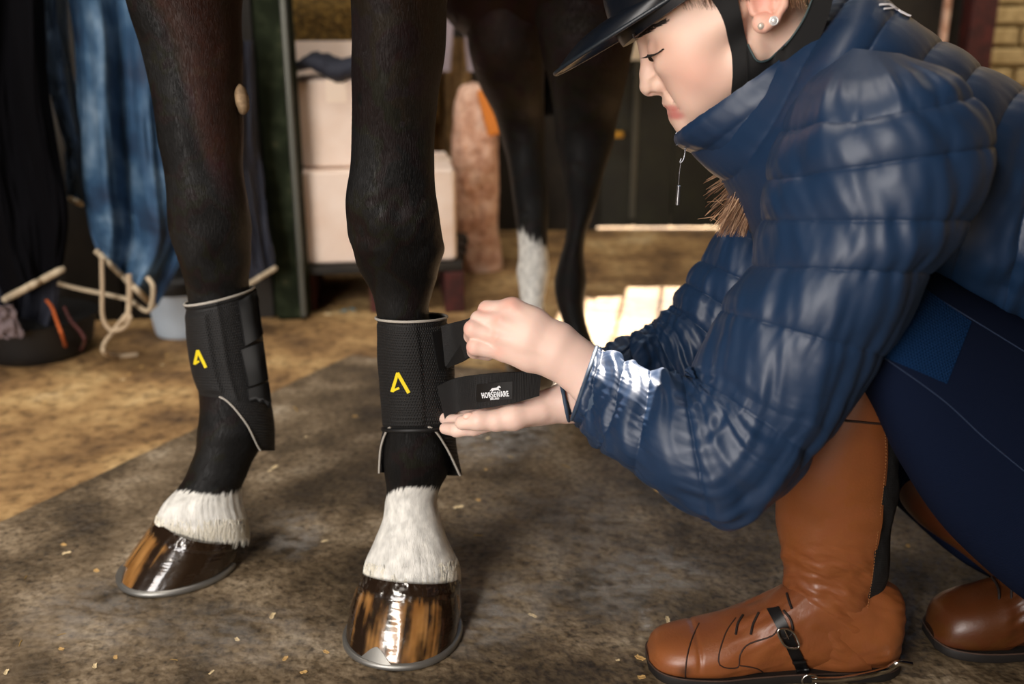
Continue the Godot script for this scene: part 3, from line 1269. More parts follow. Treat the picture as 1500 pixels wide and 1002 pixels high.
func rug(called: String, label: String, le: Array, re: Array, d: float, folds: float, amp: float, phase: float, m: Material, bind: Array = [], group := "") -> Node3D:
	var p := drape(le, re, d, folds, amp, phase)
	var at := p[69 * 60 + 30]
	var o := thing(called, label, "horse rug", Vector3(at.x, 0, at.z), group)
	var mb := MB.new()
	var uvs := PackedVector2Array()
	for i in 70:
		for j in 60: uvs.append(Vector2(j / 59.0 * 0.25, i / 69.0 * 0.6))
	sheet(mb, p, 70, 60, Vector3.BACK, 0.007, uvs)
	part("cloth", mb, m, o)
	for b in bind:
		# bound edge: run along the sheet from one corner to another
		var pts := []
		for k in 41:
			var f := k / 40.0
			var i := int(roundf(lerpf(b[0].y, b[1].y, f) * 69))
			var j := int(roundf(lerpf(b[0].x, b[1].x, f) * 59))
			pts.append(p[i * 60 + j] + Vector3(0, 0, 0.003))
		var tb := MB.new()
		tube(tb, pts, b[2], b[2], 8)
		part("binding", tb, M["cream binding"], o)
	return o


func V(x: float, y: float) -> Vector2:
	return Vector2(x, y)


func rugs() -> void:
	rug("horse_rug", "faded blue horse rug with cream binding hanging behind the left front leg", [V(96, -40), V(112, 60), V(118, 170), V(122, 270), V(130, 330), V(141, 366)], [V(232, -40), V(240, 80), V(250, 190), V(262, 290), V(268, 360), V(226, 448)], 2.03, 2.3, 0.03, 0.4, M["blue rug"], [[V(0, 1), V(1, 1), 0.0065]])
	rug("horse_rug", "narrow slate blue fold of rug hanging left of the faded blue rug", [V(52, -40), V(62, 60), V(74, 140), V(96, 220), V(104, 290)], [V(92, -40), V(96, 60), V(112, 150), V(124, 230), V(122, 300)], 2.08, 1.0, 0.02, 1.0, M["slate rug"], [[V(0, 1), V(0.9, 1), 0.006]])
	rug("horse_rug", "black horse rug with cream edging at the far left of the photo", [V(-60, -40), V(-60, 120), V(-50, 250), V(-30, 360), V(8, 438)], [V(64, -40), V(70, 110), V(84, 210), V(100, 310), V(92, 394)], 1.98, 1.6, 0.03, 2.2, M["black rug"], [[V(0, 1), V(1, 1), 0.0075]])
	rug("horse_rug", "navy rug behind the black one, its hem nearly on the floor", [V(-60, 200), V(-50, 330), V(-45, 430), V(-40, 548)], [V(60, 200), V(74, 330), V(86, 430), V(60, 528)], 2.06, 1.8, 0.025, 0.2, M["navy rug"], [])
	rug("horse_rug", "dark rug with a cream hem between the left front leg and the green post", [V(300, 60), V(310, 200), V(330, 320), V(352, 424)], [V(372, 60), V(376, 200), V(390, 310), V(404, 392)], 2.25, 1.0, 0.02, 0.9, M["navy rug"], [[V(0, 1), V(1, 1), 0.006]])
	# grey cloth corner
	var p := drape([V(-40, 452), V(-36, 470), V(-34, 498)], [V(16, 448), V(26, 470), V(33, 494)], 1.96, 1.0, 0.008, 0.5, 20, 20)
	var mb := MB.new()
	sheet(mb, p, 20, 20, Vector3.BACK, 0.005)
	tag(part("cloth", mb, M["grey cloth"]), "pinkish grey corner of cloth sticking out below the black rug", "cloth")
	# back wall of boards behind the rugs
	var bw := thing("board_screen", "black boarding that the rugs hang against", "boarding", Vector3(-1.2, 0, -2.34))
	for k in 8:
		mb = MB.new()
		box(mb, Vector3(-1.98 + k * 0.185, 0.75, -2.32 - 0.012 * k), Vector3(0.182, 1.5, 0.025), Basis.IDENTITY, 0.004)
		part("plank", mb, M["dark boards"], bw)
	mb = MB.new()
	tube(mb, [P(-200, -60, 2.03), P(100, -60, 2.05), P(390, -60, 2.27)], 0.016, 0.016, 12)
	tag(part("rug_rail", mb, M["grey steel edge"]), "steel rail above the frame that carries the hanging rugs", "rail")
	# the ropes below the blue rug
	var z := 1.99
	mb = MB.new()
	tube(mb, smooth_line([P(149, 378, z), P(150, 420, z), P(150, 460, z), P(158, 480, z), P(170, 484, z), P(184, 478, z - 0.01), P(191, 465, z - 0.015), P(185, 461, z), P(176, 472, z + 0.015), P(162, 490, z + 0.005), P(152, 505, z - 0.005), P(153, 517, z - 0.03), G(170, 522, 0.006), G(202, 519, 0.006)], 90), 0.0046, 0.0046, 8)
	tube(mb, smooth_line([P(189, 402, z), P(190, 425, z), P(189, 446, z), P(187, 461, z - 0.012), P(180, 470, z - 0.016)], 30), 0.006, 0.0055, 8)
	tag(part("rope", mb, M["cream rope"]), "cream rope hanging in a knotted loop below the faded blue rug", "rope")
	mb = MB.new()
	tube(mb, smooth_line([P(84, 415, 2.04), P(120, 424, 2.05), P(160, 432, 2.05), P(190, 440, 2.03), P(213, 455, 2.01), P(222, 447, 2.0), P(224, 420, 1.99), P(216, 407, 2.0)], 60), 0.0045, 0.0055, 8)
	tag(part("rope", mb, M["cream binding"]), "cream tape running behind the knotted rope to the blue rug's corner", "tape")
	mb = MB.new()
	tube(mb, smooth_line([P(68, 440, 2.0), P(76, 450, 1.99), P(84, 472, 1.98), P(92, 494, 1.97), G(98, 514, 0.004)], 40), 0.0035, 0.004, 8)
	tag(part("cord", mb, M["orange cord"]), "orange cord dangling to the floor left of the knotted rope", "cord")
	mb = MB.new()
	tube(mb, smooth_line([P(94, 450, 2.02), P(104, 470, 2.0), P(118, 486, 1.98), P(124, 500, 1.97), G(118, 514, 0.004)], 40), 0.0035, 0.004, 8)
	tag(part("cord", mb, M["red timber"]), "dark red cord dangling to the floor between the orange cord and the knotted rope", "cord")
	# blue-white tub with a black rim in the dark
	var c := G(258, 497)
	var tub := thing("feed_tub", "bluish white tub standing on the floor behind the left front leg", "tub", Vector3(c.x, 0, c.z))
	mb = MB.new()
	var prof := [[0.0, 0.062], [0.012, 0.066], [0.06, 0.072], [0.10, 0.078], [0.104, 0.082], [0.112, 0.082]]
	var ks := []
	for q in prof: ks.append([Vector3(c.x, q[0], c.z - 0.06), Vector3(q[1], 0, 0), Vector3(0, 0, q[1])])
	loft(mb, ks, 40, 40, {"cap0": true})
	var ks2 := []
	for q in prof: ks2.append([Vector3(c.x, q[0] + 0.004, c.z - 0.06), Vector3(q[1] - 0.004, 0, 0), Vector3(0, 0, q[1] - 0.004)])
	ks2.reverse()
	loft(mb, ks2, 30, 40, {"cap1": true})
	part("body", mb, M["tub blue white"], tub)
	mb = MB.new()
	ks = []
	for q in [[0.108, 0.083], [0.118, 0.085], [0.135, 0.0855], [0.142, 0.08], [0.15, 0.06], [0.152, 0.01]]: ks.append([Vector3(c.x, q[0], c.z - 0.06), Vector3(q[1], 0, 0), Vector3(0, 0, q[1])])
	loft(mb, ks, 30, 40, {"cap1": true})
	part("lid", mb, M["black rubber"], tub, "black lid")
	# dark rubber tub in shadow under the rugs
	c = G(30, 545)
	mb = MB.new()
	ks = []
	for q in [[0.0, 0.10], [0.02, 0.115], [0.08, 0.13], [0.09, 0.135]]: ks.append([Vector3(c.x - 0.02, q[0], c.z - 0.13), Vector3(q[1], 0, 0), Vector3(0, 0, q[1])])
	loft(mb, ks, 24, 36, {"cap0": true, "cap1": true})
	tag(part("rubber_skip", mb, M["black rubber"]), "black rubber skip on the floor under the rugs at the far left", "tub")


func mat_slab() -> void:
	# the thick stable mat the horse stands on; its edge runs slantwise behind the left front leg
	var a := G(0, 770)
	var b := G(505, 528)
	var dir := (b - a).normalized()
	var out := [a - dir * 1.2, b + dir * 0.02, b + Vector3(0.9, 0, 0.25), b + Vector3(3.0, 0, 0.35), Vector3(2.6, 0, 0.4), Vector3(-1.4, 0, 0.4)]
	var mb := MB.new()
	var h := 0.008
	var mid := Vector3(0.3, h, -0.8)
	# top as rings from the middle out, with a worn rounded lip
	var edge := []
	for k in out.size():
		var p: Vector3 = out[k]
		var q: Vector3 = out[(k + 1) % out.size()]
		var n := maxi(2, int((q - p).length() / 0.02))
		for s in n:
			var e := p.lerp(q, float(s) / n)
			e += Vector3(nz.get_noise_2d(e.x * 300, e.z * 300), 0, nz.get_noise_2d(e.z * 300 + 50, e.x * 300)) * 0.004
			edge.append(e)
	edge.append(edge[0])
	var p := PackedVector3Array()
	var prof := [[-0.02, h], [-0.006, h], [-0.002, h - 0.001], [0.0, h - 0.004], [0.0, -0.002]]
	for r in prof:
		for e: Vector3 in edge:
			var inw := (e - Vector3(mid.x, e.y, mid.z)).normalized()
			p.append(Vector3(e.x, r[1], e.z) + inw * r[0])
	var cols := edge.size()
	mb.grid(p, prof.size(), cols, true, PackedVector2Array(), PackedColorArray())
	mb.fan(p.slice(0, cols), Vector3.UP)
	tag(part("stable_mat", mb, M["stable mat"]), "dark worn stable mat under the horse's front hooves and the groom's boots", "mat")


func dust() -> void:
	# dry chalky dust trodden into the mat: thin films that thin out to nothing at their edges
	var mb := MB.new()
	for e in [[960, 835, 120, 46, 0.75], [725, 640, 130, 60, 0.5], [890, 850, 160, 90, 0.35], [700, 890, 150, 90, 0.45], [820, 760, 200, 90, 0.25], [150, 905, 170, 80, 0.25], [945, 905, 16, 34, 0.7], [360, 930, 170, 70, 0.22], [430, 780, 60, 50, 0.4]]:
		var n := 44
		var p := PackedVector3Array()
		var cs := PackedColorArray()
		for i in n:
			for j in n:
				var u := j / (n - 1.0) * 2.0 - 1.0
				var w := i / (n - 1.0) * 2.0 - 1.0
				var q := G(e[0] + u * e[2], e[1] + w * e[3], 0.0088)
				var a := 0.5 + 1.1 * nz.get_noise_2d(q.x * 500, q.z * 900) + 0.7 * nz2.get_noise_2d(q.x * 1500, q.z * 2400)
				a = clampf(a, 0, 1) * smoothstep(1.0, 0.25, Vector2(u, w).length()) * e[4]
				p.append(q)
				cs.append(Color(0.52, 0.49, 0.45, a))
		mb.grid(p, n, n, false, PackedVector2Array(), cs, Vector3.UP)
	var o := part("floor_dust", mb, M["chalk dust"])
	o.set_meta("kind", "stuff")
	tag(o, "pale chalky dust smeared over the dark stable mat", "dust")


func flake(seedn: int) -> ArrayMesh:
	# a curled sliver of wood
	var r := RandomNumberGenerator.new()
	r.seed = seedn
	var l := r.randf_range(0.7, 1.3)
	var w := r.randf_range(0.3, 0.6)
	var curl := r.randf_range(0.1, 0.5)
	var p := PackedVector3Array()
	for i in 6:
		for j in 4:
			var f := i / 5.0 - 0.5
			var g := j / 3.0 - 0.5
			var ww := w * (0.55 + 0.45 * cos(f * 2.6)) * (1.0 + 0.2 * sin(i * 2.3 + seedn))
			p.append(Vector3(f * l, 0.05 + curl * g * g + 0.25 * curl * f * f + 0.03 * sin(i * 1.7 + seedn), g * ww + 0.1 * sin(f * 3.0 + seedn)))
	var mb := MB.new()
	sheet(mb, p, 6, 4, Vector3.UP, 0.06)
	return mb.commit()


func litter() -> void:
	var kinds := []
	for k in 6: kinds.append(flake(40 + k))
	var st := MB.new()
	tube(st, smooth_line([Vector3(-0.5, 0.05, 0), Vector3(0, 0.08, 0.03), Vector3(0.5, 0.05, -0.02)], 6), 0.045, 0.03, 5)
	var straw := st.commit()
	# the ones that can be made out in the photo, one by one
	var seen := [[208, 537], [180, 556], [190, 548], [220, 543], [245, 521], [238, 535], [65, 590], [190, 440], [500, 452], [480, 461], [470, 478], [395, 690], [112, 713], [38, 846], [94, 798], [98, 811], [90, 951], [348, 937], [255, 967], [475, 793], [170, 963], [10, 985], [418, 965], [829, 684], [962, 718], [780, 902], [700, 733], [672, 744], [700, 785], [905, 967], [938, 964], [978, 908], [712, 688], [748, 670], [690, 620], [715, 643], [478, 955], [356, 655], [433, 600], [402, 685], [388, 622], [448, 640], [520, 610], [30, 943], [142, 836], [400, 903], [445, 985], [140, 976], [90, 930], [310, 985], [940, 992], [1398, 795], [1330, 800]]
	var i := 0
	for s in seen:
		var on_mat := _on_mat(s[0], s[1])
		var p := G(s[0], s[1], 0.008 if on_mat else 0.0)
		var o := MeshInstance3D.new()
		var strawy: bool = i % 5 == 3
		o.mesh = straw if strawy else kinds[i % 6]
		o.material_override = M["straw"] if strawy else (M["pale shaving"] if i % 2 else M["wood shaving"])
		o.name = numbered("straw_stalk" if strawy else "wood_shaving")
		add_child(o)
		var sc := rng.randf_range(0.006, 0.013) * (1.6 if strawy else 1.0) * (1.15 if p.z < -1.5 else 0.9)
		o.transform = Transform3D(Basis(Vector3.UP, rng.randf() * TAU).scaled(Vector3.ONE * sc), p)
		if strawy: tag(o, "small stalk of straw lying on the stable floor", "straw", "straw stalks on the floor")
		else: tag(o, "small pale wood shaving lying on the stable floor", "shaving", "wood shavings on the floor")
		i += 1
	# bits of blue wrapper by the post
	for k in 2:
		var p := G(504 + k * 12, 455 - k * 2)
		var o := MeshInstance3D.new()
		o.mesh = kinds[k]
		o.material_override = M["blue wrapper"]
		o.name = numbered("wrapper")
		add_child(o)
		o.transform = Transform3D(Basis(Vector3.UP, 1.0 + k).scaled(Vector3.ONE * 0.02), p)
		tag(o, ["left scrap of blue wrapper on the floor right of the green post", "right scrap of blue wrapper on the floor right of the green post"][k], "wrapper")
	# dust and chaff nobody could count
	var mm := MultiMesh.new()
	mm.transform_format = MultiMesh.TRANSFORM_3D
	mm.mesh = kinds[2]
	mm.instance_count = 1500
	var xf := []
	for k in 1500:
		var px := rng.randf_range(-60, 1560)
		var py := 400.0 + 620.0 * pow(rng.randf(), 0.8)
		var p := G(px, py, 0.007 if _on_mat(px, py) else -0.001)
		var sc := rng.randf_range(0.0012, 0.0045)
		mm.set_instance_transform(k, Transform3D(Basis(Vector3.UP, rng.randf() * TAU).scaled(Vector3.ONE * sc), p))
	var mi := MultiMeshInstance3D.new()
	mi.multimesh = mm
	mi.material_override = M["wood shaving"]
	mi.name = "floor_chaff"
	add_child(mi)
	mi.set_meta("kind", "stuff")
	tag(mi, "fine chaff and wood dust scattered over the stable floor", "chaff")


func _on_mat(px: float, py: float) -> bool:
	var a := G(0, 770)
	var b := G(505, 528)
	var p := G(px, py)
	var n := Vector2(b.x - a.x, b.z - a.z).orthogonal()
	if n.dot(Vector2(0.3, -0.8) - Vector2(a.x, a.z)) < 0.0: n = -n
	if n.dot(Vector2(p.x - a.x, p.z - a.z)) < 0.0: return false
	return p.z > b.z + 0.3 or p.x < b.x + 0.02 or p.z > b.z + (p.x - b.x) * 0.27


# ---------- the horse ----------
var leg_near := []
var leg_off := []
var leg_mb: MB


func coat(p: Vector3, white: float, brown: float) -> Color:
	var n := nz2.get_noise_3d(p.x * 300, p.y * 300, p.z * 300)
	var black := Color(0.0085, 0.0078, 0.0075) * (1.0 + 0.5 * n)
	var bay := Color(0.030, 0.0105, 0.0065) * (1.0 + 0.4 * n)
	var c := black.lerp(bay, clampf(brown, 0, 1))
	return c.lerp(Color(0.93, 0.92, 0.86), clampf(white, 0, 1))


func horse() -> void:
	var h := thing("horse", "black and dark bay horse with white socks, standing to have its front boots fitted", "horse", G(560, 860))
	var mb := MB.new()
	# near front leg (right in the photo): rings from chest height down
	leg_near = [K(500, -150, 690, -150, 1.09, 0.085), K(508, -70, 662, -70, 1.08, 0.075), K(511, 0, 651, 0, 1.08, 0.066), K(514, 70, 648, 70, 1.08, 0.06), K(516, 140, 641, 140, 1.08, 0.054), K(515, 196, 637, 196, 1.08, 0.049), K(513, 245, 636.5, 245, 1.08, 0.047), K(508, 282, 638, 280, 1.08, 0.049), K(509, 318, 644, 315, 1.08, 0.052), K(511, 350, 648, 350, 1.085, 0.051), K(519, 378, 648, 375, 1.09, 0.048), K(533, 405, 641, 405, 1.095, 0.044), K(546, 430, 632, 430, 1.1, 0.04), K(552, 460, 627, 460, 1.1, 0.038), K(562, 520, 640, 520, 1.1, 0.038), K(566, 600, 648, 600, 1.105, 0.04), K(562, 640, 655, 640, 1.108, 0.046), K(560, 672, 660, 670, 1.108, 0.049), K(563, 698, 655, 695, 1.105, 0.045), K(566, 718, 645, 714, 1.1, 0.038), K(564, 738, 640, 734, 1.097, 0.036), K(561, 762, 645, 760, 1.092, 0.037), K(549, 792, 656, 790, 1.088, 0.043), K(536, 822, 670, 820, 1.085, 0.051), K(533, 842, 674, 838, 1.083, 0.053), K(537, 856, 671, 852, 1.08, 0.051)]
	for k in [23, 24, 25]: leg_near[k][2] += Vector3(0, -0.009, 0)
	var near_disp := func(s, th, u, p):
		var face := maxf(0.0, sin(th))
		var o := 0.0022 * nz.get_noise_3d(p.x * 260, p.y * 200, p.z * 260)
		# knee: two soft lumps and the hollow between; forearm muscle lines
		o += 0.006 * face * exp(-pow((u - 7.6) / 0.7, 2)) * cos(th * 2.0 + 0.6)
		o += 0.003 * face * nz.get_noise_3d(p.x * 700, p.y * 600, p.z * 700) * exp(-pow((u - 8.0) / 2.0, 2))
		o += 0.003 * exp(-pow((u - 9.6) / 0.6, 2)) * cos(th * 3.0)
		if u < 6.0: o += 0.0035 * cos(th * 3.0 + 0.5 * u) * smoothstep(6.0, 3.0, u)
		# hair shag over the hoof
		if u > 21.5: o += 0.0015 * nz.get_noise_2d(th * 900.0, s * 60.0) * smoothstep(21.5, 24.0, u)
		return o
	var near_col := func(s, th, u, p):
		var jag := 0.22 * nz.get_noise_2d(th * 420.0, s * 25.0) + 0.15 * nz.get_noise_2d(th * 1500.0, 9.0)
		var fr := maxf(0.0, cos(th))
		var line := 19.2 + 0.35 * cos(th * 2.0) - 0.5 * smoothstep(0.3, 1.0, fr) * 0.6
		var white := smoothstep(line - 0.12, line + 0.12, u + jag)
		var brown := smoothstep(6.5, 1.0, u) * (0.25 + 0.55 * smoothstep(-0.2, 0.9, cos(th)))
		return coat(p, white, brown)
	loft(mb, leg_near, 420, 130, {"disp": near_disp, "col": near_col, "cap0": true, "cap1": true, "girth": 0.32})
	# other front leg
	leg_off = [K(150, -160, 380, -160, 1.34, 0.11), K(172, -70, 365, -70, 1.33, 0.092), K(190, 0, 351, 0, 1.32, 0.08), K(212, 70, 353, 70, 1.31, 0.07), K(227, 140, 352, 140, 1.30, 0.062), K(237, 210, 353, 210, 1.29, 0.057), K(243, 250, 354, 248, 1.285, 0.055), K(249, 300, 362, 295, 1.28, 0.056), K(252, 340, 366, 335, 1.28, 0.056), K(262, 376, 364, 368, 1.28, 0.052), K(273, 410, 362, 400, 1.28, 0.047), K(279, 440, 363, 425, 1.28, 0.043), K(284, 480, 368, 470, 1.275, 0.041), K(291, 550, 378, 545, 1.27, 0.041), K(294, 596, 384, 592, 1.265, 0.045), K(291, 636, 387, 630, 1.255, 0.051), K(289, 660, 379, 656, 1.25, 0.05), K(281, 684, 367, 676, 1.24, 0.045), K(271, 705, 358, 698, 1.23, 0.042), K(258, 722, 351, 716, 1.225, 0.044), K(241, 740, 354, 738, 1.215, 0.05), K(231, 756, 361, 760, 1.21, 0.055), K(230, 770, 363.5, 776, 1.21, 0.057), K(236, 782, 360, 792, 1.21, 0.054)]
	for k in [21, 22, 23]: leg_off[k][2] += Vector3(0, -0.008, 0)
	var off_disp := func(s, th, u, p):
		var o := 0.0022 * nz.get_noise_3d(p.x * 260, p.y * 200, p.z * 260)
		var face := maxf(0.0, sin(th))
		o += 0.0045 * face * exp(-pow((u - 7.6) / 0.8, 2)) * cos(th * 2.0 + 0.4)
		o += 0.003 * exp(-pow((u - 9.4) / 0.7, 2)) * cos(th * 3.0)
		# the groove that runs slantwise down the forearm
		var g = (cos(th) - (-0.25 + 0.16 * (u - 2.0))) * 5.0
		if u < 7.0: o -= 0.004 * exp(-g * g * 0.5) * face * smoothstep(7.0, 5.5, u)
		if u > 19.0: o += 0.0015 * nz.get_noise_2d(th * 900.0, s * 60.0)
		return o
	var off_col := func(s, th, u, p):
		var jag := 0.25 * nz.get_noise_2d(th * 420.0, s * 25.0) + 0.15 * nz.get_noise_2d(th * 1500.0, 9.0)
		var white := smoothstep(-0.1, 0.1, u + jag - (19.1 + 0.25 * sin(th * 2.0)))
		var g := smoothstep(-0.12, 0.3, cos(th) - (-0.3 + 0.17 * (u - 2.0)))
		var brown := g * smoothstep(8.0, 5.0, u) * 0.9
		return coat(p, white, brown)
	loft(mb, leg_off, 400, 130, {"disp": off_disp, "col": off_col, "cap0": true, "cap1": true, "girth": 0.33})
	# hind legs
	var hl := [K(640, -120, 830, -120, 2.05, 0.13), K(662, -40, 815, -40, 2.03, 0.12), K(678, 20, 805, 20, 2.02, 0.10), K(688, 80, 800, 80, 2.01, 0.085), K(704, 130, 797, 130, 2.02, 0.07), K(726, 175, 798, 175, 2.05, 0.06), K(738, 210, 798, 210, 2.05, 0.052), K(746, 250, 800, 250, 2.03, 0.042), K(752, 300, 803, 300, 2.0, 0.036), K(758, 345, 802, 345, 1.98, 0.034), K(759, 375, 804, 375, 1.965, 0.036), K(757, 398, 806, 398, 1.955, 0.04), K(760, 420, 802, 420, 1.94, 0.035), K(762, 445, 798, 445, 1.92, 0.031), K(760, 475, 800, 475, 1.90, 0.033), K(753, 500, 806, 500, 1.89, 0.04)]
	var hl_col := func(s, th, u, p):
		var jag := 0.3 * nz.get_noise_2d(th * 300.0, s * 25.0)
		return coat(p, smoothstep(-0.15, 0.15, u + jag - 9.35 - 0.45 * cos(th + 0.5)), smoothstep(6.5, 2.0, u) * 0.6)
	var hind_disp := func(s, th, u, p):
		return 0.003 * nz.get_noise_3d(p.x * 160, p.y * 120, p.z * 160) + (0.012 * maxf(0.0, -sin(th)) * exp(-pow((u - 5.6) / 0.7, 2)))
	loft(mb, hl, 220, 56, {"disp": hind_disp, "col": hl_col, "cap0": true, "cap1": true, "girth": 0.2})
	var hr := [K(770, -120, 970, -120, 1.9, 0.13), K(778, -40, 950, -40, 1.89, 0.12), K(784, 20, 940, 20, 1.88, 0.10), K(794, 80, 926, 80, 1.87, 0.085), K(806, 130, 914, 130, 1.88, 0.07), K(812, 175, 904, 175, 1.9, 0.062), K(816, 210, 898, 210, 1.9, 0.054), K(822, 250, 884, 250, 1.88, 0.042), K(829, 300, 873, 300, 1.85, 0.035), K(828, 345, 858, 345, 1.83, 0.033), K(819, 380, 855, 380, 1.82, 0.036), K(813, 412, 858, 415, 1.81, 0.041), K(816, 440, 854, 443, 1.79, 0.036), K(824, 470, 858, 470, 1.77, 0.033), K(832, 500, 868, 498, 1.755, 0.036), K(830, 530, 882, 528, 1.74, 0.045)]
	var hr_col := func(s, th, u, p):
		return coat(p, 0.0, smoothstep(6.0, 2.0, u) * (0.3 + 0.5 * smoothstep(-0.3, 0.8, cos(th))))
	loft(mb, hr, 220, 56, {"disp": hind_disp, "col": hr_col, "cap0": true, "cap1": true, "girth": 0.2})
	# trunk, neck and head above the frame, one soft body that the legs run into
	var body := []
	cap(body, Vector3(-0.27, 1.20, -1.22), Vector3(-0.12, 1.22, -1.6), 0.25, 0.27, 0.05)
	cap(body, Vector3(-0.12, 1.22, -1.6), Vector3(0.02, 1.28, -2.05), 0.27, 0.25, 0.08)
	cap(body, Vector3(-0.30, 1.10, -1.06), Vector3(-0.28, 1.35, -1.2), 0.17, 0.19, 0.08)
	cap(body, Vector3(-0.32, 1.35, -1.1), Vector3(-0.52, 1.85, -0.75), 0.19, 0.10, 0.08)
	cap(body, Vector3(-0.52, 1.88, -0.74), Vector3(-0.66, 1.52, -0.48), 0.11, 0.06, 0.05)
	cap(body, Vector3(-0.115, 0.81, -1.09), Vector3(-0.18, 1.12, -1.14), 0.083, 0.14, 0.06)
	cap(body, Vector3(-0.425, 0.83, -1.34), Vector3(-0.40, 1.12, -1.3), 0.108, 0.14, 0.06)
	cap(body, Vector3(-0.02, 0.80, -2.04), Vector3(-0.03, 1.2, -2.05), 0.14, 0.19, 0.06)
	cap(body, Vector3(0.155, 0.80, -1.9), Vector3(0.1, 1.2, -1.98), 0.14, 0.19, 0.06)
	nets(mb, body, 0.022, func(p): return coat(p, 0.0, 0.5))
	part("body", mb, M["horse coat"], h)
	leg_mb = mb
	# chestnut: the horny pad inside the other front leg
	var cb := MB.new()
	var c := P(354.5, 146, 1.285)
	var rows := PackedVector3Array()
	ball(cb, c, Vector3(0.0085, 0.019, 0.010), Basis(Vector3.BACK, 0.06), 16, 22)
	for k in cb.v.size():
		var q := cb.v[k]
		cb.v[k] = q + (q - c).normalized() * 0.0018 * nz.get_noise_3d(q.x * 2600, q.y * 2600, q.z * 2600)
	part("chestnut", cb, M["chestnut horn"], h, "rough brown horny pad")
	hoof(h, G(591, 938), Vector3(-0.20, 0, 0.98).normalized(), 0.0665, 0.068, P(602, 842, 1.08), 0.058, 0.052, 0)
	hoof(h, G(262, 842), Vector3(-0.86, 0, 0.5).normalized(), 0.062, 0.074, P(296, 770, 1.21), 0.057, 0.055, 1)
	for q in [[G(782, 540), 1.92, Vector3(-0.15, 0, 0.98), P(780, 498, 1.89)], [G(862, 578), 1.75, Vector3(0.05, 0, 1.0), P(857, 526, 1.74)]]:
		hoof(h, q[0], q[2], 0.055, 0.058, q[3], 0.042, 0.044, 2)
	fringe(h, leg_near, 24.5, 25.2, 1500, 11)
	fringe(h, leg_off, 22.4, 22.95, 1400, 12)
	# tail hanging behind
	var tl := MB.new()
	for k in 60:
		var a := rng.randf() * TAU
		var r := 0.045 * sqrt(rng.randf())
		var x := cos(a) * r
		var zz := sin(a) * r
		tube(tl, smooth_line([Vector3(0.06, 1.35, -2.28), Vector3(0.07 + x, 1.1, -2.38 + zz), Vector3(0.07 + x * 1.4, 0.8, -2.38 + zz), Vector3(0.06 + x * 1.2, 0.5, -2.36 + zz)], 8), 0.006, 0.002, 4)
	part("tail", tl, M["black rug"], h)


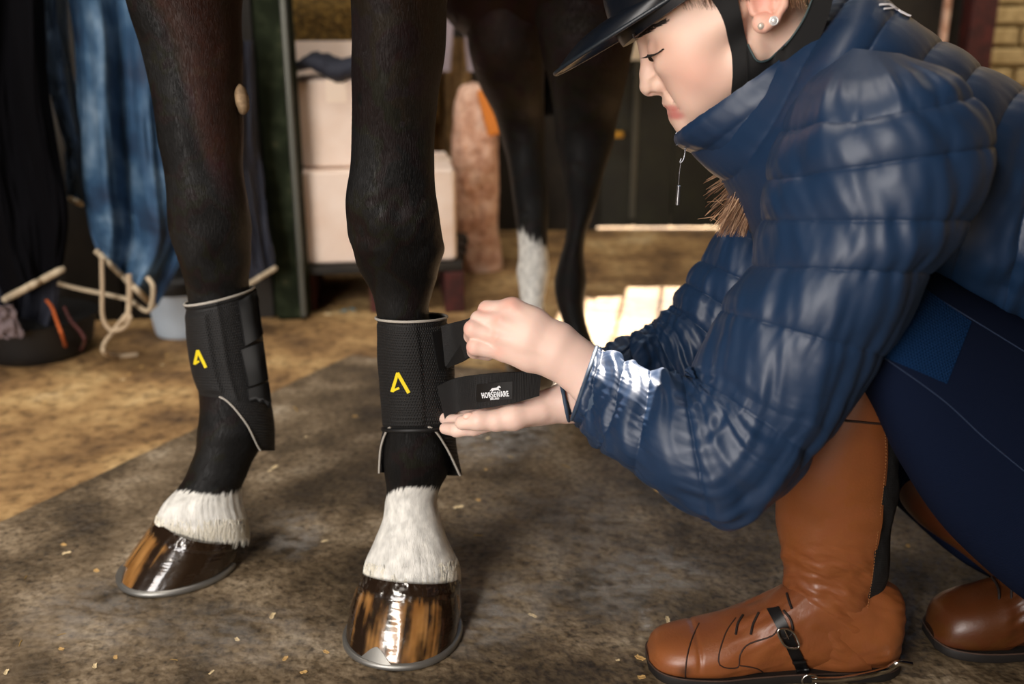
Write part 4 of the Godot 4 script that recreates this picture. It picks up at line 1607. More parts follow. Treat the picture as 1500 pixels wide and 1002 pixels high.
func hoof(h: Node3D, at: Vector3, toe: Vector3, hw: float, hl: float, top: Vector3, tw: float, tl: float, look: int) -> void:
	var side := toe.cross(Vector3.UP).normalized()
	if side.x < 0: side = -side
	var g := at + Vector3(0, 0.008 if look < 2 else 0.0, 0)
	# coronet ring leans: high at the toe, low at the heel
	var back := -toe
	var tilt := (back * 0.92 - Vector3.UP * 0.34).normalized()
	var keys := []
	var n := 6
	for k in n:
		var f := k / (n - 1.0)
		var c := g.lerp(top, f) + Vector3(0, 0.007 * (1.0 - f), 0)
		var w := lerpf(hw, tw, f) + 0.004 * sin(PI * f) * (1.0 if look == 0 else 0.4)
		var l := lerpf(hl, tl, f)
		var ax := (back.lerp(tilt, f)).normalized()
		keys.append([c, side * w, -ax * l])
	var mb := MB.new()
	var dispf := func(s, th, u, p):
		var o := 0.0007 * nz.get_noise_2d(th * 60.0, s * 300.0) + 0.00022 * nz2.get_noise_2d(th * 10.0, s * 2600.0) * smoothstep(5.0, 3.5, u)
		if u > 3.8: o += 0.0016 * smoothstep(3.8, 4.2, u) + 0.0008 * nz.get_noise_2d(th * 400.0, s * 2000.0)
		return o
	var colf := func(s, th, u, p):
		var str_n: float = nz.get_noise_2d(th * 62.0 + look * 300.0, s * 160.0 + 40.0) + 0.3 * nz2.get_noise_2d(th * 420.0, s * 200.0) + 0.25 * nz2.get_noise_2d(th * 60.0, s * 900.0)
		var front := sin(th)
		var horn := Color(0.20, 0.085, 0.022).lerp(Color(0.38, 0.19, 0.06), clampf(0.5 + 0.8 * nz2.get_noise_2d(th * 80.0, s * 500.0), 0, 1))
		var dark := Color(0.016, 0.010, 0.007)
		var t := smoothstep(-0.2, 0.4, str_n + 0.3 * front - 0.2)
		if look == 1: t = smoothstep(-0.1, 0.25, str_n * 0.5 + 0.75 * sin(th - 0.55) - 0.42)
		if look == 2: t = 0.15
		t *= smoothstep(4.1, 3.5, u + 0.35 * nz.get_noise_2d(th * 260.0, 3.0))
		if front < -0.1: t *= 0.2
		return dark.lerp(horn, t)
	loft(mb, keys, 120, 150, {"disp": dispf, "col": colf, "cap1": true, "girth": 0.4, "pw": 2.15})
	var hf := part("hoof", mb, M["hoof horn"], h, ["oiled brown and black hoof of the near front leg", "oiled brown and black hoof turned to the left", "dark hind hoof"][look])
	# shoe: a flat steel rim, open at the heel, with a toe clip
	var sh := MB.new()
	var p := PackedVector3Array()
	var prof := [[-0.012, 0.0], [0.001, 0.0], [0.003, 0.002], [0.003, 0.006], [0.0, 0.008], [-0.012, 0.008], [-0.012, 0.0]]
	var m := 90
	for i in m + 1:
		var th := lerpf(-1.05, PI + 1.05, float(i) / m)
		for q in prof:
			var rr := Vector3(at.x, 0, at.z) + Vector3(0, 0.008 if look < 2 else 0.0, 0)
			var cs: float = signf(cos(th)) * pow(absf(cos(th)), 2.0 / 2.15)
			var sn: float = signf(sin(th)) * pow(absf(sin(th)), 2.0 / 2.15)
			p.append(rr + side * cs * (hw + 0.0015 + q[0]) + toe * sn * (hl + 0.0015 + q[0]) + Vector3(0, q[1], 0))
	sh.grid(p, m + 1, prof.size(), true, PackedVector2Array(), PackedColorArray(), Vector3.ZERO)
	if look < 2:
		# clip: a small leaf of steel drawn up the toe wall
		var cp := PackedVector3Array()
		var r0: Array = ring_at(keys, 0.0)
		for i in 9:
			var f := i / 8.0
			for j in 9:
				var gg := (j / 8.0 - 0.5) * 2.0
				var half := 0.30 * pow(1.0 - f, 0.75) + 0.015
				var th := PI * 0.5 + gg * half + (0.18 if look == 0 else 0.1)
				var r: Array = ring_at(keys, f * 0.95)
				var q: Vector3 = r[0] + r[1] * cos(th) + r[2] * sin(th)
				cp.append(q + (toe * sin(th) + side * cos(th)) * 0.0028)
		sheet(sh, cp, 9, 9, toe + Vector3.UP * 0.3, 0.003)
	var shoe := part("horseshoe", sh, M["shoe steel"], hf, "grey steel shoe with a toe clip" if look < 2 else "grey steel shoe")


func fringe(h: Node3D, keys: Array, u0: float, u1: float, n: int, seedn: int) -> void:
	# white hair falling over the top of the hoof
	var r := RandomNumberGenerator.new()
	r.seed = seedn
	var mb := MB.new()
	for k in n:
		var th := r.randf_range(-0.6, PI + 0.6)
		var u := r.randf_range(u0 - 1.6, u0)
		var ra: Array = ring_at(keys, u)
		var a: Vector3 = ra[0] + ra[1] * cos(th) + ra[2] * sin(th)
		var out: Vector3 = (a - ra[0]).normalized()
		var l := r.randf_range(0.006, 0.019)
		var dn: Vector3 = (keys[-1][0] - keys[-4][0]).normalized()
		var side := out.cross(dn)
		var sw := r.randf_range(-0.35, 0.35)
		var pts := []
		for i in 5:
			var f := i / 4.0
			pts.append(a + dn * l * f + out * (0.0002 + 0.0022 * f - 0.0018 * f * f) + side * sw * l * f)
		var dark := r.randf() < 0.02
		tube(mb, pts, 0.00045, 0.00008, 3, Color(0.05, 0.045, 0.04) if dark else Color(1.0, 0.99, 0.96))
	part("coronet_hair", mb, M["white hair"], h)


# ---------- the boots on the horse's legs ----------
func strip(mb: MB, top: Array, bot: Array, n: int, th: float, facing := Vector3.BACK, rows := 8) -> Dictionary:
	# a strap between two edge lines
	var a := smooth_line(top, n)
	var b := smooth_line(bot, n)
	var p := PackedVector3Array()
	var uvs := PackedVector2Array()
	for i in rows:
		for j in n + 1:
			p.append(a[j].lerp(b[j], i / (rows - 1.0)))
			uvs.append(Vector2(0.12 * j / n, 0.05 * i / (rows - 1.0)))
	sheet(mb, p, rows, n + 1, facing, th, uvs)
	return {"p": p, "cols": n + 1, "rows": rows}


func on(mb: MB, px: float, py: float, lift: float, fallback: float) -> Vector3:
	var q := mb.hit(self, px, py)
	if q.is_empty(): return P(px, py, fallback)
	return q[0] + q[1] * lift


func print_bar(out: MB, surf: MB, ax: float, ay: float, bx: float, by: float, w: float, fb: float, lift := 0.0006) -> void:
	# a printed stroke that follows the cloth below it
	var n := 6
	var p := PackedVector3Array()
	var d := Vector2(bx - ax, by - ay).normalized()
	var o := d.orthogonal() * w * 0.5
	for i in n + 1:
		var f := float(i) / n
		var q := Vector2(ax, ay).lerp(Vector2(bx, by), f)
		p.append(on(surf, q.x + o.x, q.y + o.y, lift, fb))
		p.append(on(surf, q.x - o.x, q.y - o.y, lift, fb))
	sheet(out, p, n + 1, 2, Vector3(0, EYE, 0) - p[0], 0.0008)


func horse_boots() -> void:
	boot_near()
	boot_off()


func boot_near() -> void:
	var o := thing("horse_boot", "black mesh horse boot on the nearer front leg, its straps held open by the person", "horse boot", P(610, 630, 1.08))
	var keys := [K(551.5, 465, 654, 465, 1.102, 0.05), K(552, 476, 657, 478, 1.102, 0.051), K(553, 520, 664, 522, 1.102, 0.051), K(556.5, 568, 667, 568, 1.105, 0.051), K(560, 608, 668.5, 608, 1.107, 0.052), K(562, 628, 667, 626, 1.107, 0.052)]
	for k in [0, 1]: keys[k][2] += Vector3(0, -0.005, 0)
	keys[5][2] += Vector3(0, -0.003, 0)
	var mb := MB.new()
	var dispf := func(s, th, u, p):
		var face := maxf(0.0, sin(th))
		var e := 0.0012 * nz.get_noise_3d(p.x * 300, p.y * 300, p.z * 300)
		# quilted front plate with a padded border
		var x := cos(th) + 0.22
		e += 0.0022 * smoothstep(0.5, 0.42, absf(x)) * smoothstep(0.65, 0.95, u) * smoothstep(4.85, 4.5, u) * face
		e -= 0.0012 * exp(-pow((u - 0.75) * 7.0, 2))
		e -= 0.0015 * exp(-pow((u - 4.75) * 9.0, 2))
		e += 0.0014 * exp(-pow((u - 0.05) * 8.0, 2))
		return e
	var ld := loft(mb, keys, 200, 160, {"disp": dispf, "girth": 0.34})
	var inner := []
	for k in keys: inner.append([k[0], k[1] * 0.93, k[2] * 0.92])
	loft(mb, inner, 20, 60, {})
	part("shell", mb, M["boot shell"], o)
	# piping round top and bottom
	var tb := MB.new()
	var ring := []
	var p: PackedVector3Array = ld.p
	for j in range(0, 161, 2): ring.append(p[j] * 0.985 + keys[0][0] * 0.015)
	tube(tb, ring, 0.0016, 0.0016, 6)
	part("piping", tb, M["grey piping"], o, "grey piping")
	tb = MB.new()
	ring = []
	for j in range(0, 161, 2): ring.append(p[199 * 161 + j])
	tube(tb, ring, 0.0028, 0.0028, 8)
	part("binding", tb, M["strap binding"], o)
	# fetlock cups
	var fk := [K(562, 626, 667, 624, 1.107, 0.05), K(557, 655, 669, 655, 1.107, 0.052), K(556, 692, 677, 696, 1.102, 0.055)]
	var fth := func(u):
		var f: float = u / 2.0
		return [lerpf(1.22, 0.28, pow(f, 0.8)), lerpf(2.35, 3.0, pow(f, 0.7)) - TAU]
	var fm := MB.new()
	var fl := loft(fm, fk, 40, 80, {"th": fth, "thick": 0.003, "girth": 0.34})
	part("fetlock_cup", fm, M["boot shell"], o)
	tb = MB.new()
	var e1 := []
	var e2 := []
	for i in 40:
		e1.append(fl.p[i * 81] + Vector3(0, 0, 0.001))
		e2.append(fl.p[i * 81 + 80] + Vector3(0, 0, 0.001))
	for e: Array in [e1, e2]:
		tb = MB.new()
		tube(tb, e, 0.0014, 0.0014, 6)
		part("piping", tb, M["grey piping"], o, "grey piping")
	# printed mark
	var pm := MB.new()
	print_bar(pm, mb, 582.5, 546, 599, 575.5, 5.0, 1.03)
	print_bar(pm, mb, 582.8, 546, 574.5, 574.0, 4.6, 1.03)
	print_bar(pm, mb, 575.5, 572.5, 585.0, 568.0, 3.4, 1.03)
	part("printed_mark", pm, M["yellow print"], o, "yellow printed A-shaped mark")
	# strap anchors on the shell
	for q in [[631, 487, 641, 541], [642, 567, 652, 617]]:
		var ap := PackedVector3Array()
		for i in 8:
			for j in 5:
				var f := i / 7.0
				var g := j / 4.0
				ap.append(on(mb, lerpf(q[0], q[2], f) + g * 15.0, lerpf(q[1], q[3], f) - g * 4.0, 0.0022, 1.04))
		var am := MB.new()
		sheet(am, ap, 8, 5, Vector3(-0.2, 0, 1), 0.0024)
		part("strap_anchor", am, M["strap binding"], o)
	# upper strap, pulled out towards the fingers, folded on itself
	var sm := MB.new()
	strip(sm, [P(646, 478, 1.055), P(662, 473, 1.045), P(682, 468, 1.0), P(702, 461, 1.0)], [P(652, 537, 1.06), P(668, 531, 1.04), P(688, 522, 1.0), P(706, 511, 1.0)], 24, 0.0022)
	part("strap", sm, M["strap webbing"], o, "upper strap, pulled open between the fingers")
	sm = MB.new()
	strip(sm, [P(655, 535, 1.045), P(676, 503, 1.02), P(700, 470, 0.996)], [P(654, 539, 1.043), P(680, 528, 1.012), P(704, 512, 0.994)], 20, 0.0018)
	part("strap_fold", sm, M["strap binding"], o)
	# lower strap, standing out with its label
	sm = MB.new()
	strip(sm, [P(640, 566, 1.06), P(668, 554, 1.06), P(700, 549, 1.02), P(745, 546, 1.0), P(793, 545, 1.0)], [P(652, 616, 1.06), P(672, 603, 1.06), P(702, 599, 1.02), P(746, 592, 1.0), P(790, 580, 1.0)], 60, 0.0024)
	part("strap", sm, M["strap webbing"], o, "lower strap, held out to the right with a woven label")
	var lp := PackedVector3Array()
	for i in 6:
		for j in 10:
			lp.append(on(sm, lerpf(699, 751, j / 9.0), lerpf(563, 589, i / 5.0) - 5.0 * j / 9.0, 0.0009, 1.0))
	var lm := MB.new()
	sheet(lm, lp, 6, 10, Vector3.BACK, 0.0012)
	var lab := part("label", lm, M["label black"], o, "black woven label with white lettering")
	lettering(lab, "HORSEWARE", P(726, 577.5, 0.99), lm, 725.5, 578.0, 0.0345, 0.0064)
	lettering(lab, "IRELAND", P(726, 584.5, 0.99), lm, 725.0, 584.0, 0.0115, 0.0022)
	# little running horse above the words
	var hm := MB.new()
	var pts := [V(-9, 2), V(-7, -1), V(-5, -3), V(-1, -3.4), V(2, -3.6), V(4, -5.4), V(6, -6.2), V(7.2, -5.2), V(8.6, -3.4), V(7.6, -2.8), V(6, -3.2), V(5, -1.4), V(6.8, 0.4), V(8.4, 0.2), V(7.2, 1.6), V(5, 1.0), V(3, 0.2), V(0, 0.6), V(-2.4, 0.4), V(-4, 2.2), V(-6.2, 3.2), V(-5.4, 1.4), V(-5.2, -0.2), V(-7, 1.0)]
	var poly := PackedVector2Array(pts)
	var idx := Geometry2D.triangulate_polygon(poly)
	var ids := []
	for q in pts:
		var s := on(lm, 726 + q.x * 0.95, 571.0 + q.y * 0.95 - 0.06 * q.x, 0.0007, 0.99)
		ids.append(hm.vert(s, Vector3.BACK))
	for q in pts:
		hm.vert(on(lm, 726 + q.x * 0.95, 571.0 + q.y * 0.95 - 0.06 * q.x, 0.0001, 0.99), Vector3.BACK)
	for k in range(0, idx.size(), 3): hm.tri(idx[k], idx[k + 1], idx[k + 2])
	part("emblem", hm, M["label white"], lab, "white running horse emblem")


func lettering(parent: Node, text: String, at: Vector3, surf: MB, px: float, py: float, width: float, height: float) -> void:
	var t := TextMesh.new()
	var f := SystemFont.new()
	f.font_names = PackedStringArray(["Droid Sans"])
	f.font_weight = 700
	t.font = f
	t.text = text
	t.font_size = 64
	t.pixel_size = 0.001
	t.depth = 0.01
	var bb := t.get_aabb()
	var a := on(surf, px - 18, py + 1.2, 0.0004, 0.99)
	var b := on(surf, px + 18, py - 1.6, 0.0004, 0.99)
	var c := on(surf, px, py, 0.0004, 0.99)
	var x := (b - a).normalized()
	var q := surf.hit(self, px, py)
	var n: Vector3 = q[1] if q.size() else Vector3.BACK
	n = (n - x * n.dot(x)).normalized()
	var y := n.cross(x)
	var o := put("lettering", t, M["label white"], parent)
	var par := Vector3.ZERO
	var k: Node = parent
	while k != self:
		par += (k as Node3D).position
		k = k.get_parent()
	var sx := width / bb.size.x
	var sy := height / bb.size.y
	o.transform = Transform3D(Basis(x * sx, y * sy, n * 0.05), c - par)


func boot_off() -> void:
	var o := thing("horse_boot", "black horse boot fully fastened on the farther front leg at the left", "horse boot", P(345, 655, 1.26))
	var keys := [K(273.5, 443, 369, 424, 1.28, 0.053), K(275, 456, 373, 438, 1.28, 0.055), K(280, 505, 382, 490, 1.275, 0.055), K(286, 550, 389, 548, 1.27, 0.055), K(295, 580, 396, 592, 1.265, 0.056)]
	for k in [0, 1]: keys[k][2] += Vector3(0, -0.006, 0)
	var mb := MB.new()
	var dispf := func(s, th, u, p):
		var face := maxf(0.0, sin(th))
		var e := 0.0014 * nz.get_noise_3d(p.x * 300, p.y * 300, p.z * 300)
		e += 0.003 * smoothstep(0.0, 0.15, -cos(th) + 0.05) * smoothstep(0.95, 1.2, u) * smoothstep(3.85, 3.5, u) * face
		e += 0.002 * exp(-pow((cos(th) - 0.28) * 14.0, 2)) * face
		e -= 0.0015 * exp(-pow((u - 0.8) * 7.0, 2))
		return e
	var ld := loft(mb, keys, 180, 150, {"disp": dispf, "girth": 0.36})
	var inner := []
	for k in keys: inner.append([k[0], k[1] * 0.93, k[2] * 0.92])
	loft(mb, inner, 20, 60, {})
	part("shell", mb, M["boot shell"], o)
	var tb := MB.new()
	var ring := []
	var p: PackedVector3Array = ld.p
	for j in range(0, 151, 2): ring.append(p[j])
	tube(tb, ring, 0.0019, 0.0019, 6)
	part("piping", tb, M["grey piping"], o, "grey piping")
	# fetlock cup with a piped edge that curves down to the right
	var fk := [K(294, 578, 396, 589, 1.265, 0.055), K(291, 612, 401, 622, 1.258, 0.058), K(288, 655, 401, 660, 1.255, 0.06)]
	var fth := func(u):
		var f: float = u / 2.0
		return [lerpf(1.75, 0.62, pow(f, 0.75)), -2.9]
	var fm := MB.new()
	var fl := loft(fm, fk, 40, 80, {"th": fth, "thick": 0.0035, "girth": 0.36})
	part("fetlock_cup", fm, M["boot shell"], o)
	tb = MB.new()
	var e1 := []
	for i in 40: e1.append(fl.p[i * 81] + Vector3(0, 0, 0.001))
	tube(tb, e1, 0.0014, 0.0014, 6)
	part("piping", tb, M["grey piping"], o, "grey piping")
	# three closed straps wrapping to the right edge
	for q in [[348, 440, 377, 424, 358, 506, 386, 490], [352, 512, 384, 500, 364, 566, 392, 556], [362, 570, 392, 560, 366, 606, 398, 598]]:
		var ap := PackedVector3Array()
		for i in 9:
			for j in 8:
				var f := i / 8.0
				var g := j / 7.0
				var x := lerpf(lerpf(q[0], q[2], g), lerpf(q[4], q[6], g), f)
				var y := lerpf(lerpf(q[1], q[3], g), lerpf(q[5], q[7], g), f)
				ap.append(on(mb, minf(x, lerpf(372, 395, (y - 430) / 170.0)), y, 0.003 if g < 0.95 else 0.0042, 1.25))
		var am := MB.new()
		sheet(am, ap, 9, 8, Vector3(0.5, 0, 1), 0.003)
		part("strap", am, M["strap webbing"], o)
	var pm := MB.new()
	print_bar(pm, mb, 289.5, 513, 302, 538.5, 4.4, 1.23)
	print_bar(pm, mb, 289.8, 513, 285.5, 534.0, 4.0, 1.23)
	print_bar(pm, mb, 285.5, 533.0, 292.0, 529.0, 3.0, 1.23)
	part("printed_mark", pm, M["yellow print"], o, "yellow printed A-shaped mark")


# ---------- the groom ----------
var hs: Sketch
var head_list := []
var head_mb: MB
var groom: Node3D


func hb(fx := -0.837, fy := 0.548) -> Basis:
	# axes of the head on its sketch: x forward (out of the face), y up the face, z to the viewer
	var f := (hs.ex * fx + hs.ey * fy).normalized()
	var z := hs.ez
	var u := f.cross(z).normalized()
	return Basis(f, u, z)


func hp(x: float, y: float, w := 0.0) -> Vector3:
	return hs.at(x, y, w)


func person() -> void:
	groom = thing("person", "crouching person in navy quilted jacket, black helmet and brown riding boots fastening the horse boot", "person", Vector3(0.36, 0, -1.0))
	hs = sketch(1010, 90, 1.08)
	var S := hs.s
	var B := hb()
	var L := head_list
	# skull, face, jaw, neck
	egg(L, hp(1037, -28), Vector3(126, 118, 102) * S, B, 10 * S)
	egg(L, hp(1000, 74), Vector3(50, 88, 70) * S, B, 30 * S)
	for s in [-1, 1]:
		egg(L, hp(1022, 84, s * 52), Vector3(46, 62, 40) * S, B, 30 * S)
		cap(L, hp(1018, 172, s * 12), hp(1088, 88, s * 70), 23 * S, 24 * S, 26 * S)
		cap(L, hp(978, 88, s * 50), hp(1064, 34, s * 86), 15 * S, 15 * S, 26 * S)
		cap(L, hp(942, 44, s * 12), hp(962, 30, s * 58), 12 * S, 13 * S, 16 * S)
		egg(L, hp(1013, 136, s * 34), Vector3(22, 34, 27) * S, B, 24 * S)
	egg(L, hp(1015, 184), Vector3(15, 17, 24) * S, B, 14 * S)
	egg(L, hp(1000, 152), Vector3(22, 36, 34) * S, B, 16 * S)
	cap(L, hp(1120, 60), hp(1205, 150), 66 * S, 74 * S, 34 * S)
	# eye sockets
	for s in [-1, 1]:
		egg(L, hp(945, 79, s * 42), Vector3(14, 14, 24) * S, B, 20 * S, true)
		# lids over the eyeball
		egg(L, hp(966, 72, s * 42), Vector3(17, 17, 20) * S, B, 5 * S)
	# nose
	cap(L, hp(946, 66), hp(950, 108), 9.5 * S, 10.5 * S, 12 * S)
	cap(L, hp(950, 108), hp(953.5, 123), 10.5 * S, 16 * S, 9 * S)
	cap(L, hp(956, 126), hp(968, 130), 13 * S, 8 * S, 7 * S)
	for s in [-1, 1]:
		egg(L, hp(967, 122, s * 17), Vector3(13, 12, 9) * S, B, 7 * S)
		cap(L, hp(957, 137, s * 8), hp(965, 138, s * 9), 4.2 * S, 3.4 * S, 4 * S, true)
	# mouth
	cap(L, hp(983.5, 149.5), hp(992, 149, 20), 8.5 * S, 6.5 * S, 6 * S)
	cap(L, hp(983.5, 149.5), hp(992, 149, -20), 8.5 * S, 6.5 * S, 6 * S)
	cap(L, hp(995.0, 170.5), hp(1001, 164, 17), 9.0 * S, 7.5 * S, 6 * S)
	cap(L, hp(995.0, 170.5), hp(1001, 164, -17), 9.0 * S, 7.5 * S, 6 * S)
	for s in [-1, 1]:
		cap(L, hp(974, 160.5, 0), hp(1002, 153, s * 40), 3.3 * S, 1.4 * S, 5 * S, true)
		# fold from the wing of the nose
		cap(L, hp(976, 133, s * 27), hp(1004, 150, s * 44), 1.6 * S, 1.2 * S, 9 * S, true)
	# body under the clothes, one surface with the head
	var body := []
	cap(body, P(1190, 150, 1.07), P(1330, 250, 1.06), 0.055, 0.10, 0.05)
	cap(body, P(1330, 250, 1.06), P(1540, 400, 1.06), 0.10, 0.085, 0.05)
	cap(body, P(1290, 220, 0.93), P(1105, 645, 0.885), 0.04, 0.028, 0.04)
	cap(body, P(1105, 645, 0.885), P(900, 576, 0.955), 0.028, 0.022, 0.02)
	cap(body, P(1190, 260, 1.2), P(1010, 580, 1.19), 0.04, 0.03, 0.04)
	cap(body, P(1010, 580, 1.19), P(860, 582, 1.06), 0.03, 0.025, 0.02)
	cap(body, P(1600, 700, 1.0), P(1330, 510, 0.945), 0.06, 0.04, 0.04)
	cap(body, P(1270, 570, 0.96), P(1225, 900, 0.985), 0.026, 0.022, 0.03)
	cap(body, P(1580, 700, 1.14), P(1330, 640, 1.2), 0.06, 0.04, 0.04)
	cap(body, P(1330, 640, 1.18), P(1520, 850, 1.05), 0.03, 0.024, 0.03)
	var mb := MB.new()
	nets(mb, body, 0.016, func(p): return Color(0.72, 0.45, 0.35))
	head_mb = MB.new()
	nets(head_mb, L, 0.0021, skin_head, hp(880, 260, -140).min(hp(880, 260, 140)) - Vector3.ONE * 0.12, Vector3(0.44, 2, 2))
	ear(mb, 1)
	ear(mb, -1)
	var hands := MB.new()
	hand_front(hands)
	hand_back(hands)
	for src: MB in [head_mb, hands]:
		var f := mb.v.size()
		mb.v.append_array(src.v)
		mb.n.append_array(src.n)
		mb.uv.append_array(src.uv)
		mb.col.append_array(src.col)
		for k in src.ix: mb.ix.append(k + f)
	part("body", mb, M["skin"], groom)
	face_parts()
	helmet()
	hair()
	jacket()
	breeches()
	riding_boots()


func skin_head(p: Vector3) -> Color:
	var q := hs.back(p)
	var base := Color(0.80, 0.55, 0.44)
	var n := nz2.get_noise_3d(p.x * 260, p.y * 260, p.z * 260)
	base = base * (1.0 + 0.04 * n)
	# cheek, nose tip and ear carry more blood
	var ck := Vector2((q.x - 1015) / 42.0, (q.y - 105) / 34.0).length()
	base = base.lerp(Color(0.80, 0.40, 0.31), 0.5 * exp(-ck * ck))
	var up := Vector2((q.x - 984) / 10.0, (q.y - 157) / 4.5)
	var lip := exp(-pow(Vector2((q.x - 992) / 15.0, (q.y - 165.5) / 7.0).length(), 4.0)) * smoothstep(58.0, 44.0, absf(q.z))
	var lip2 := exp(-pow(Vector2((q.x - 987) / 14.0, (q.y - 155.5) / 4.6).length(), 4.0)) * smoothstep(58.0, 44.0, absf(q.z))
	base = base.lerp(Color(0.60, 0.19, 0.17), clampf(0.9 * lip + 0.8 * lip2, 0, 1))
	# lids a little browner
	var ey := Vector2((q.x - 962) / 24.0, (q.y - 72) / 16.0).length()
	base = base.lerp(Color(0.50, 0.26, 0.18), 0.55 * exp(-ey * ey))
	return base


func ear(mb: MB, side: int) -> void:
	var L := []
	var S := hs.s
	var w := 84.0 * side
	var z := float(side)
	var rim := [V(1086, 8), V(1092, -22), V(1108, -38), V(1126, -30), V(1133, -6), V(1130, 18), V(1121, 36), V(1108, 47)]
	for k in rim.size() - 1:
		cap(L, hp(rim[k].x, rim[k].y, w + z * (8 + 1.8 * k)), hp(rim[k + 1].x, rim[k + 1].y, w + z * (8 + 1.8 * (k + 1))), 5.5 * S, 5.5 * S, 5 * S)
	egg(L, hp(1108, 4, w + z * 6), Vector3(22, 36, 7) * S, Basis(hs.ex, -hs.ey, hs.ez), 7 * S)
	egg(L, hp(1104, 40, w + z * 15), Vector3(14, 14, 7) * S, Basis(hs.ex, -hs.ey, hs.ez), 6 * S)
	cap(L, hp(1120, -14, w + z * 13), hp(1118, 20, w + z * 14), 4 * S, 5 * S, 6 * S)
	cap(L, hp(1088, 14, w + z * 6), hp(1091, 26, w + z * 8), 6 * S, 5 * S, 6 * S)
	egg(L, hp(1101, 8, w + z * 19), Vector3(11, 19, 10) * S, Basis(hs.ex, -hs.ey, hs.ez), 7 * S, true)
	nets(mb, L, 0.0014, func(p):
		var q := hs.back(p)
		return Color(0.76, 0.44, 0.34).lerp(Color(0.74, 0.30, 0.24), exp(-pow(Vector2((q.x - 1103) / 15.0, (q.y - 4) / 24.0).length(), 2.0)) * 0.8))


func head_on(px: float, py: float, lift := 0.0) -> Vector3:
	return on(head_mb, px, py, lift, 1.03)


func face_parts() -> void:
	# eyeballs look down, the lids nearly closed over them
	var S := hs.s
	for s in [1, -1]:
		var e := MB.new()
		ball(e, hp(966.5, 76, s * 42), Vector3.ONE * 15.6 * S, Basis.IDENTITY, 18, 24)
		var eo := part("eyeball", e, M["eye white"], groom)
		var ir := MB.new()
		ball(ir, hp(958.0, 83.5, s * 43.5), Vector3.ONE * 7.2 * S, Basis.IDENTITY, 12, 16)
		part("iris", ir, M["iris"], eo, "dark brown iris")
	# lashes and lid line
	var lash := MB.new()
	for k in 26:
		var f := k / 25.0
		var a := head_on(lerpf(950, 971, f), 80.5 - 9.0 * f + 3.0 * sin(f * PI), 0.0004)
		var out := (hs.ex * (-0.9 + 0.5 * f) + hs.ey * (0.35 + 0.15 * f) + hs.ez * (0.25 + 0.6 * f)).normalized()
		var l := lerpf(12.0, 7.0, f) * S
		tube(lash, [a, a + out * l * 0.5 + hs.ey * l * 0.08, a + out * l], 0.00045, 0.0001, 4)
	var lid := []
	for k in 12: lid.append(head_on(lerpf(949, 973, k / 11.0), 80.5 - 9.0 * k / 11.0 + 3.0 * sin(k / 11.0 * PI), 0.0002))
	tube(lash, lid, 0.0008, 0.0006, 5)
	part("eyelashes", lash, M["lash"], groom, "long dark eyelashes, lowered")
	var brow := MB.new()
	for k in 150:
		var f := rng.randf()
		var x := lerpf(927, 972, f)
		var y := lerpf(53, 32.5, f) + rng.randf_range(-1, 1) * lerpf(6.5, 2.0, f)
		var a := head_on(x, y, 0.0002)
		var b := head_on(x + rng.randf_range(5, 10), y - rng.randf_range(1, 5), 0.0007)
		tube(brow, [a, a.lerp(b, 0.5) + hs.ez * 0.0003, b], 0.0005, 0.00018, 4)
	part("eyebrow", brow, M["brow hair"], groom, "dark eyebrow below the helmet's peak")
	# ear studs
	for q in [[1102, 44.5, "pearl", 4.6, "pearl ear stud"], [1118, 38.0, "crystal", 5.4, "round crystal ear stud"]]:
		var m := MB.new()
		ball(m, hp(q[0], q[1], 107), Vector3.ONE * q[3] * S, Basis.IDENTITY, 12, 16)
		if q[2] == "crystal":
			var pts := []
			for k in 17: pts.append(hp(q[0] + cos(TAU * k / 16) * 5.4, q[1] + sin(TAU * k / 16) * 5.4, 109))
			tube(m, pts, 0.0007, 0.0007, 5)
		part("ear_stud", m, M[q[2]], groom, q[4])


func finger(L: Array, k: Sketch, pts: Array, rad: Array, kk: float) -> void:
	for i in pts.size() - 1:
		cap(L, k.at(pts[i][0], pts[i][1], pts[i][2]), k.at(pts[i + 1][0], pts[i + 1][1], pts[i + 1][2]), rad[i] * k.s, rad[i + 1] * k.s, kk * k.s)


var hand_s: Sketch


func skin_hand(p: Vector3) -> Color:
	var q := hand_s.back(p)
	var c := Color(0.82, 0.58, 0.49)
	var n := nz2.get_noise_3d(p.x * 300, p.y * 300, p.z * 300)
	c = c * (1.0 + 0.05 * n)
	# redder at knuckles and finger ends
	var red := 0.0
	for e in [[748, 446, 15], [729, 470, 10], [724, 492, 10], [730, 514, 9], [684, 480, 11], [687, 509, 10], [707, 452, 12]]:
		red = maxf(red, exp(-pow(Vector2(q.x - e[0], q.y - e[1]).length() / e[2], 2.0)))
	return c.lerp(Color(0.78, 0.36, 0.28), 0.6 * red)


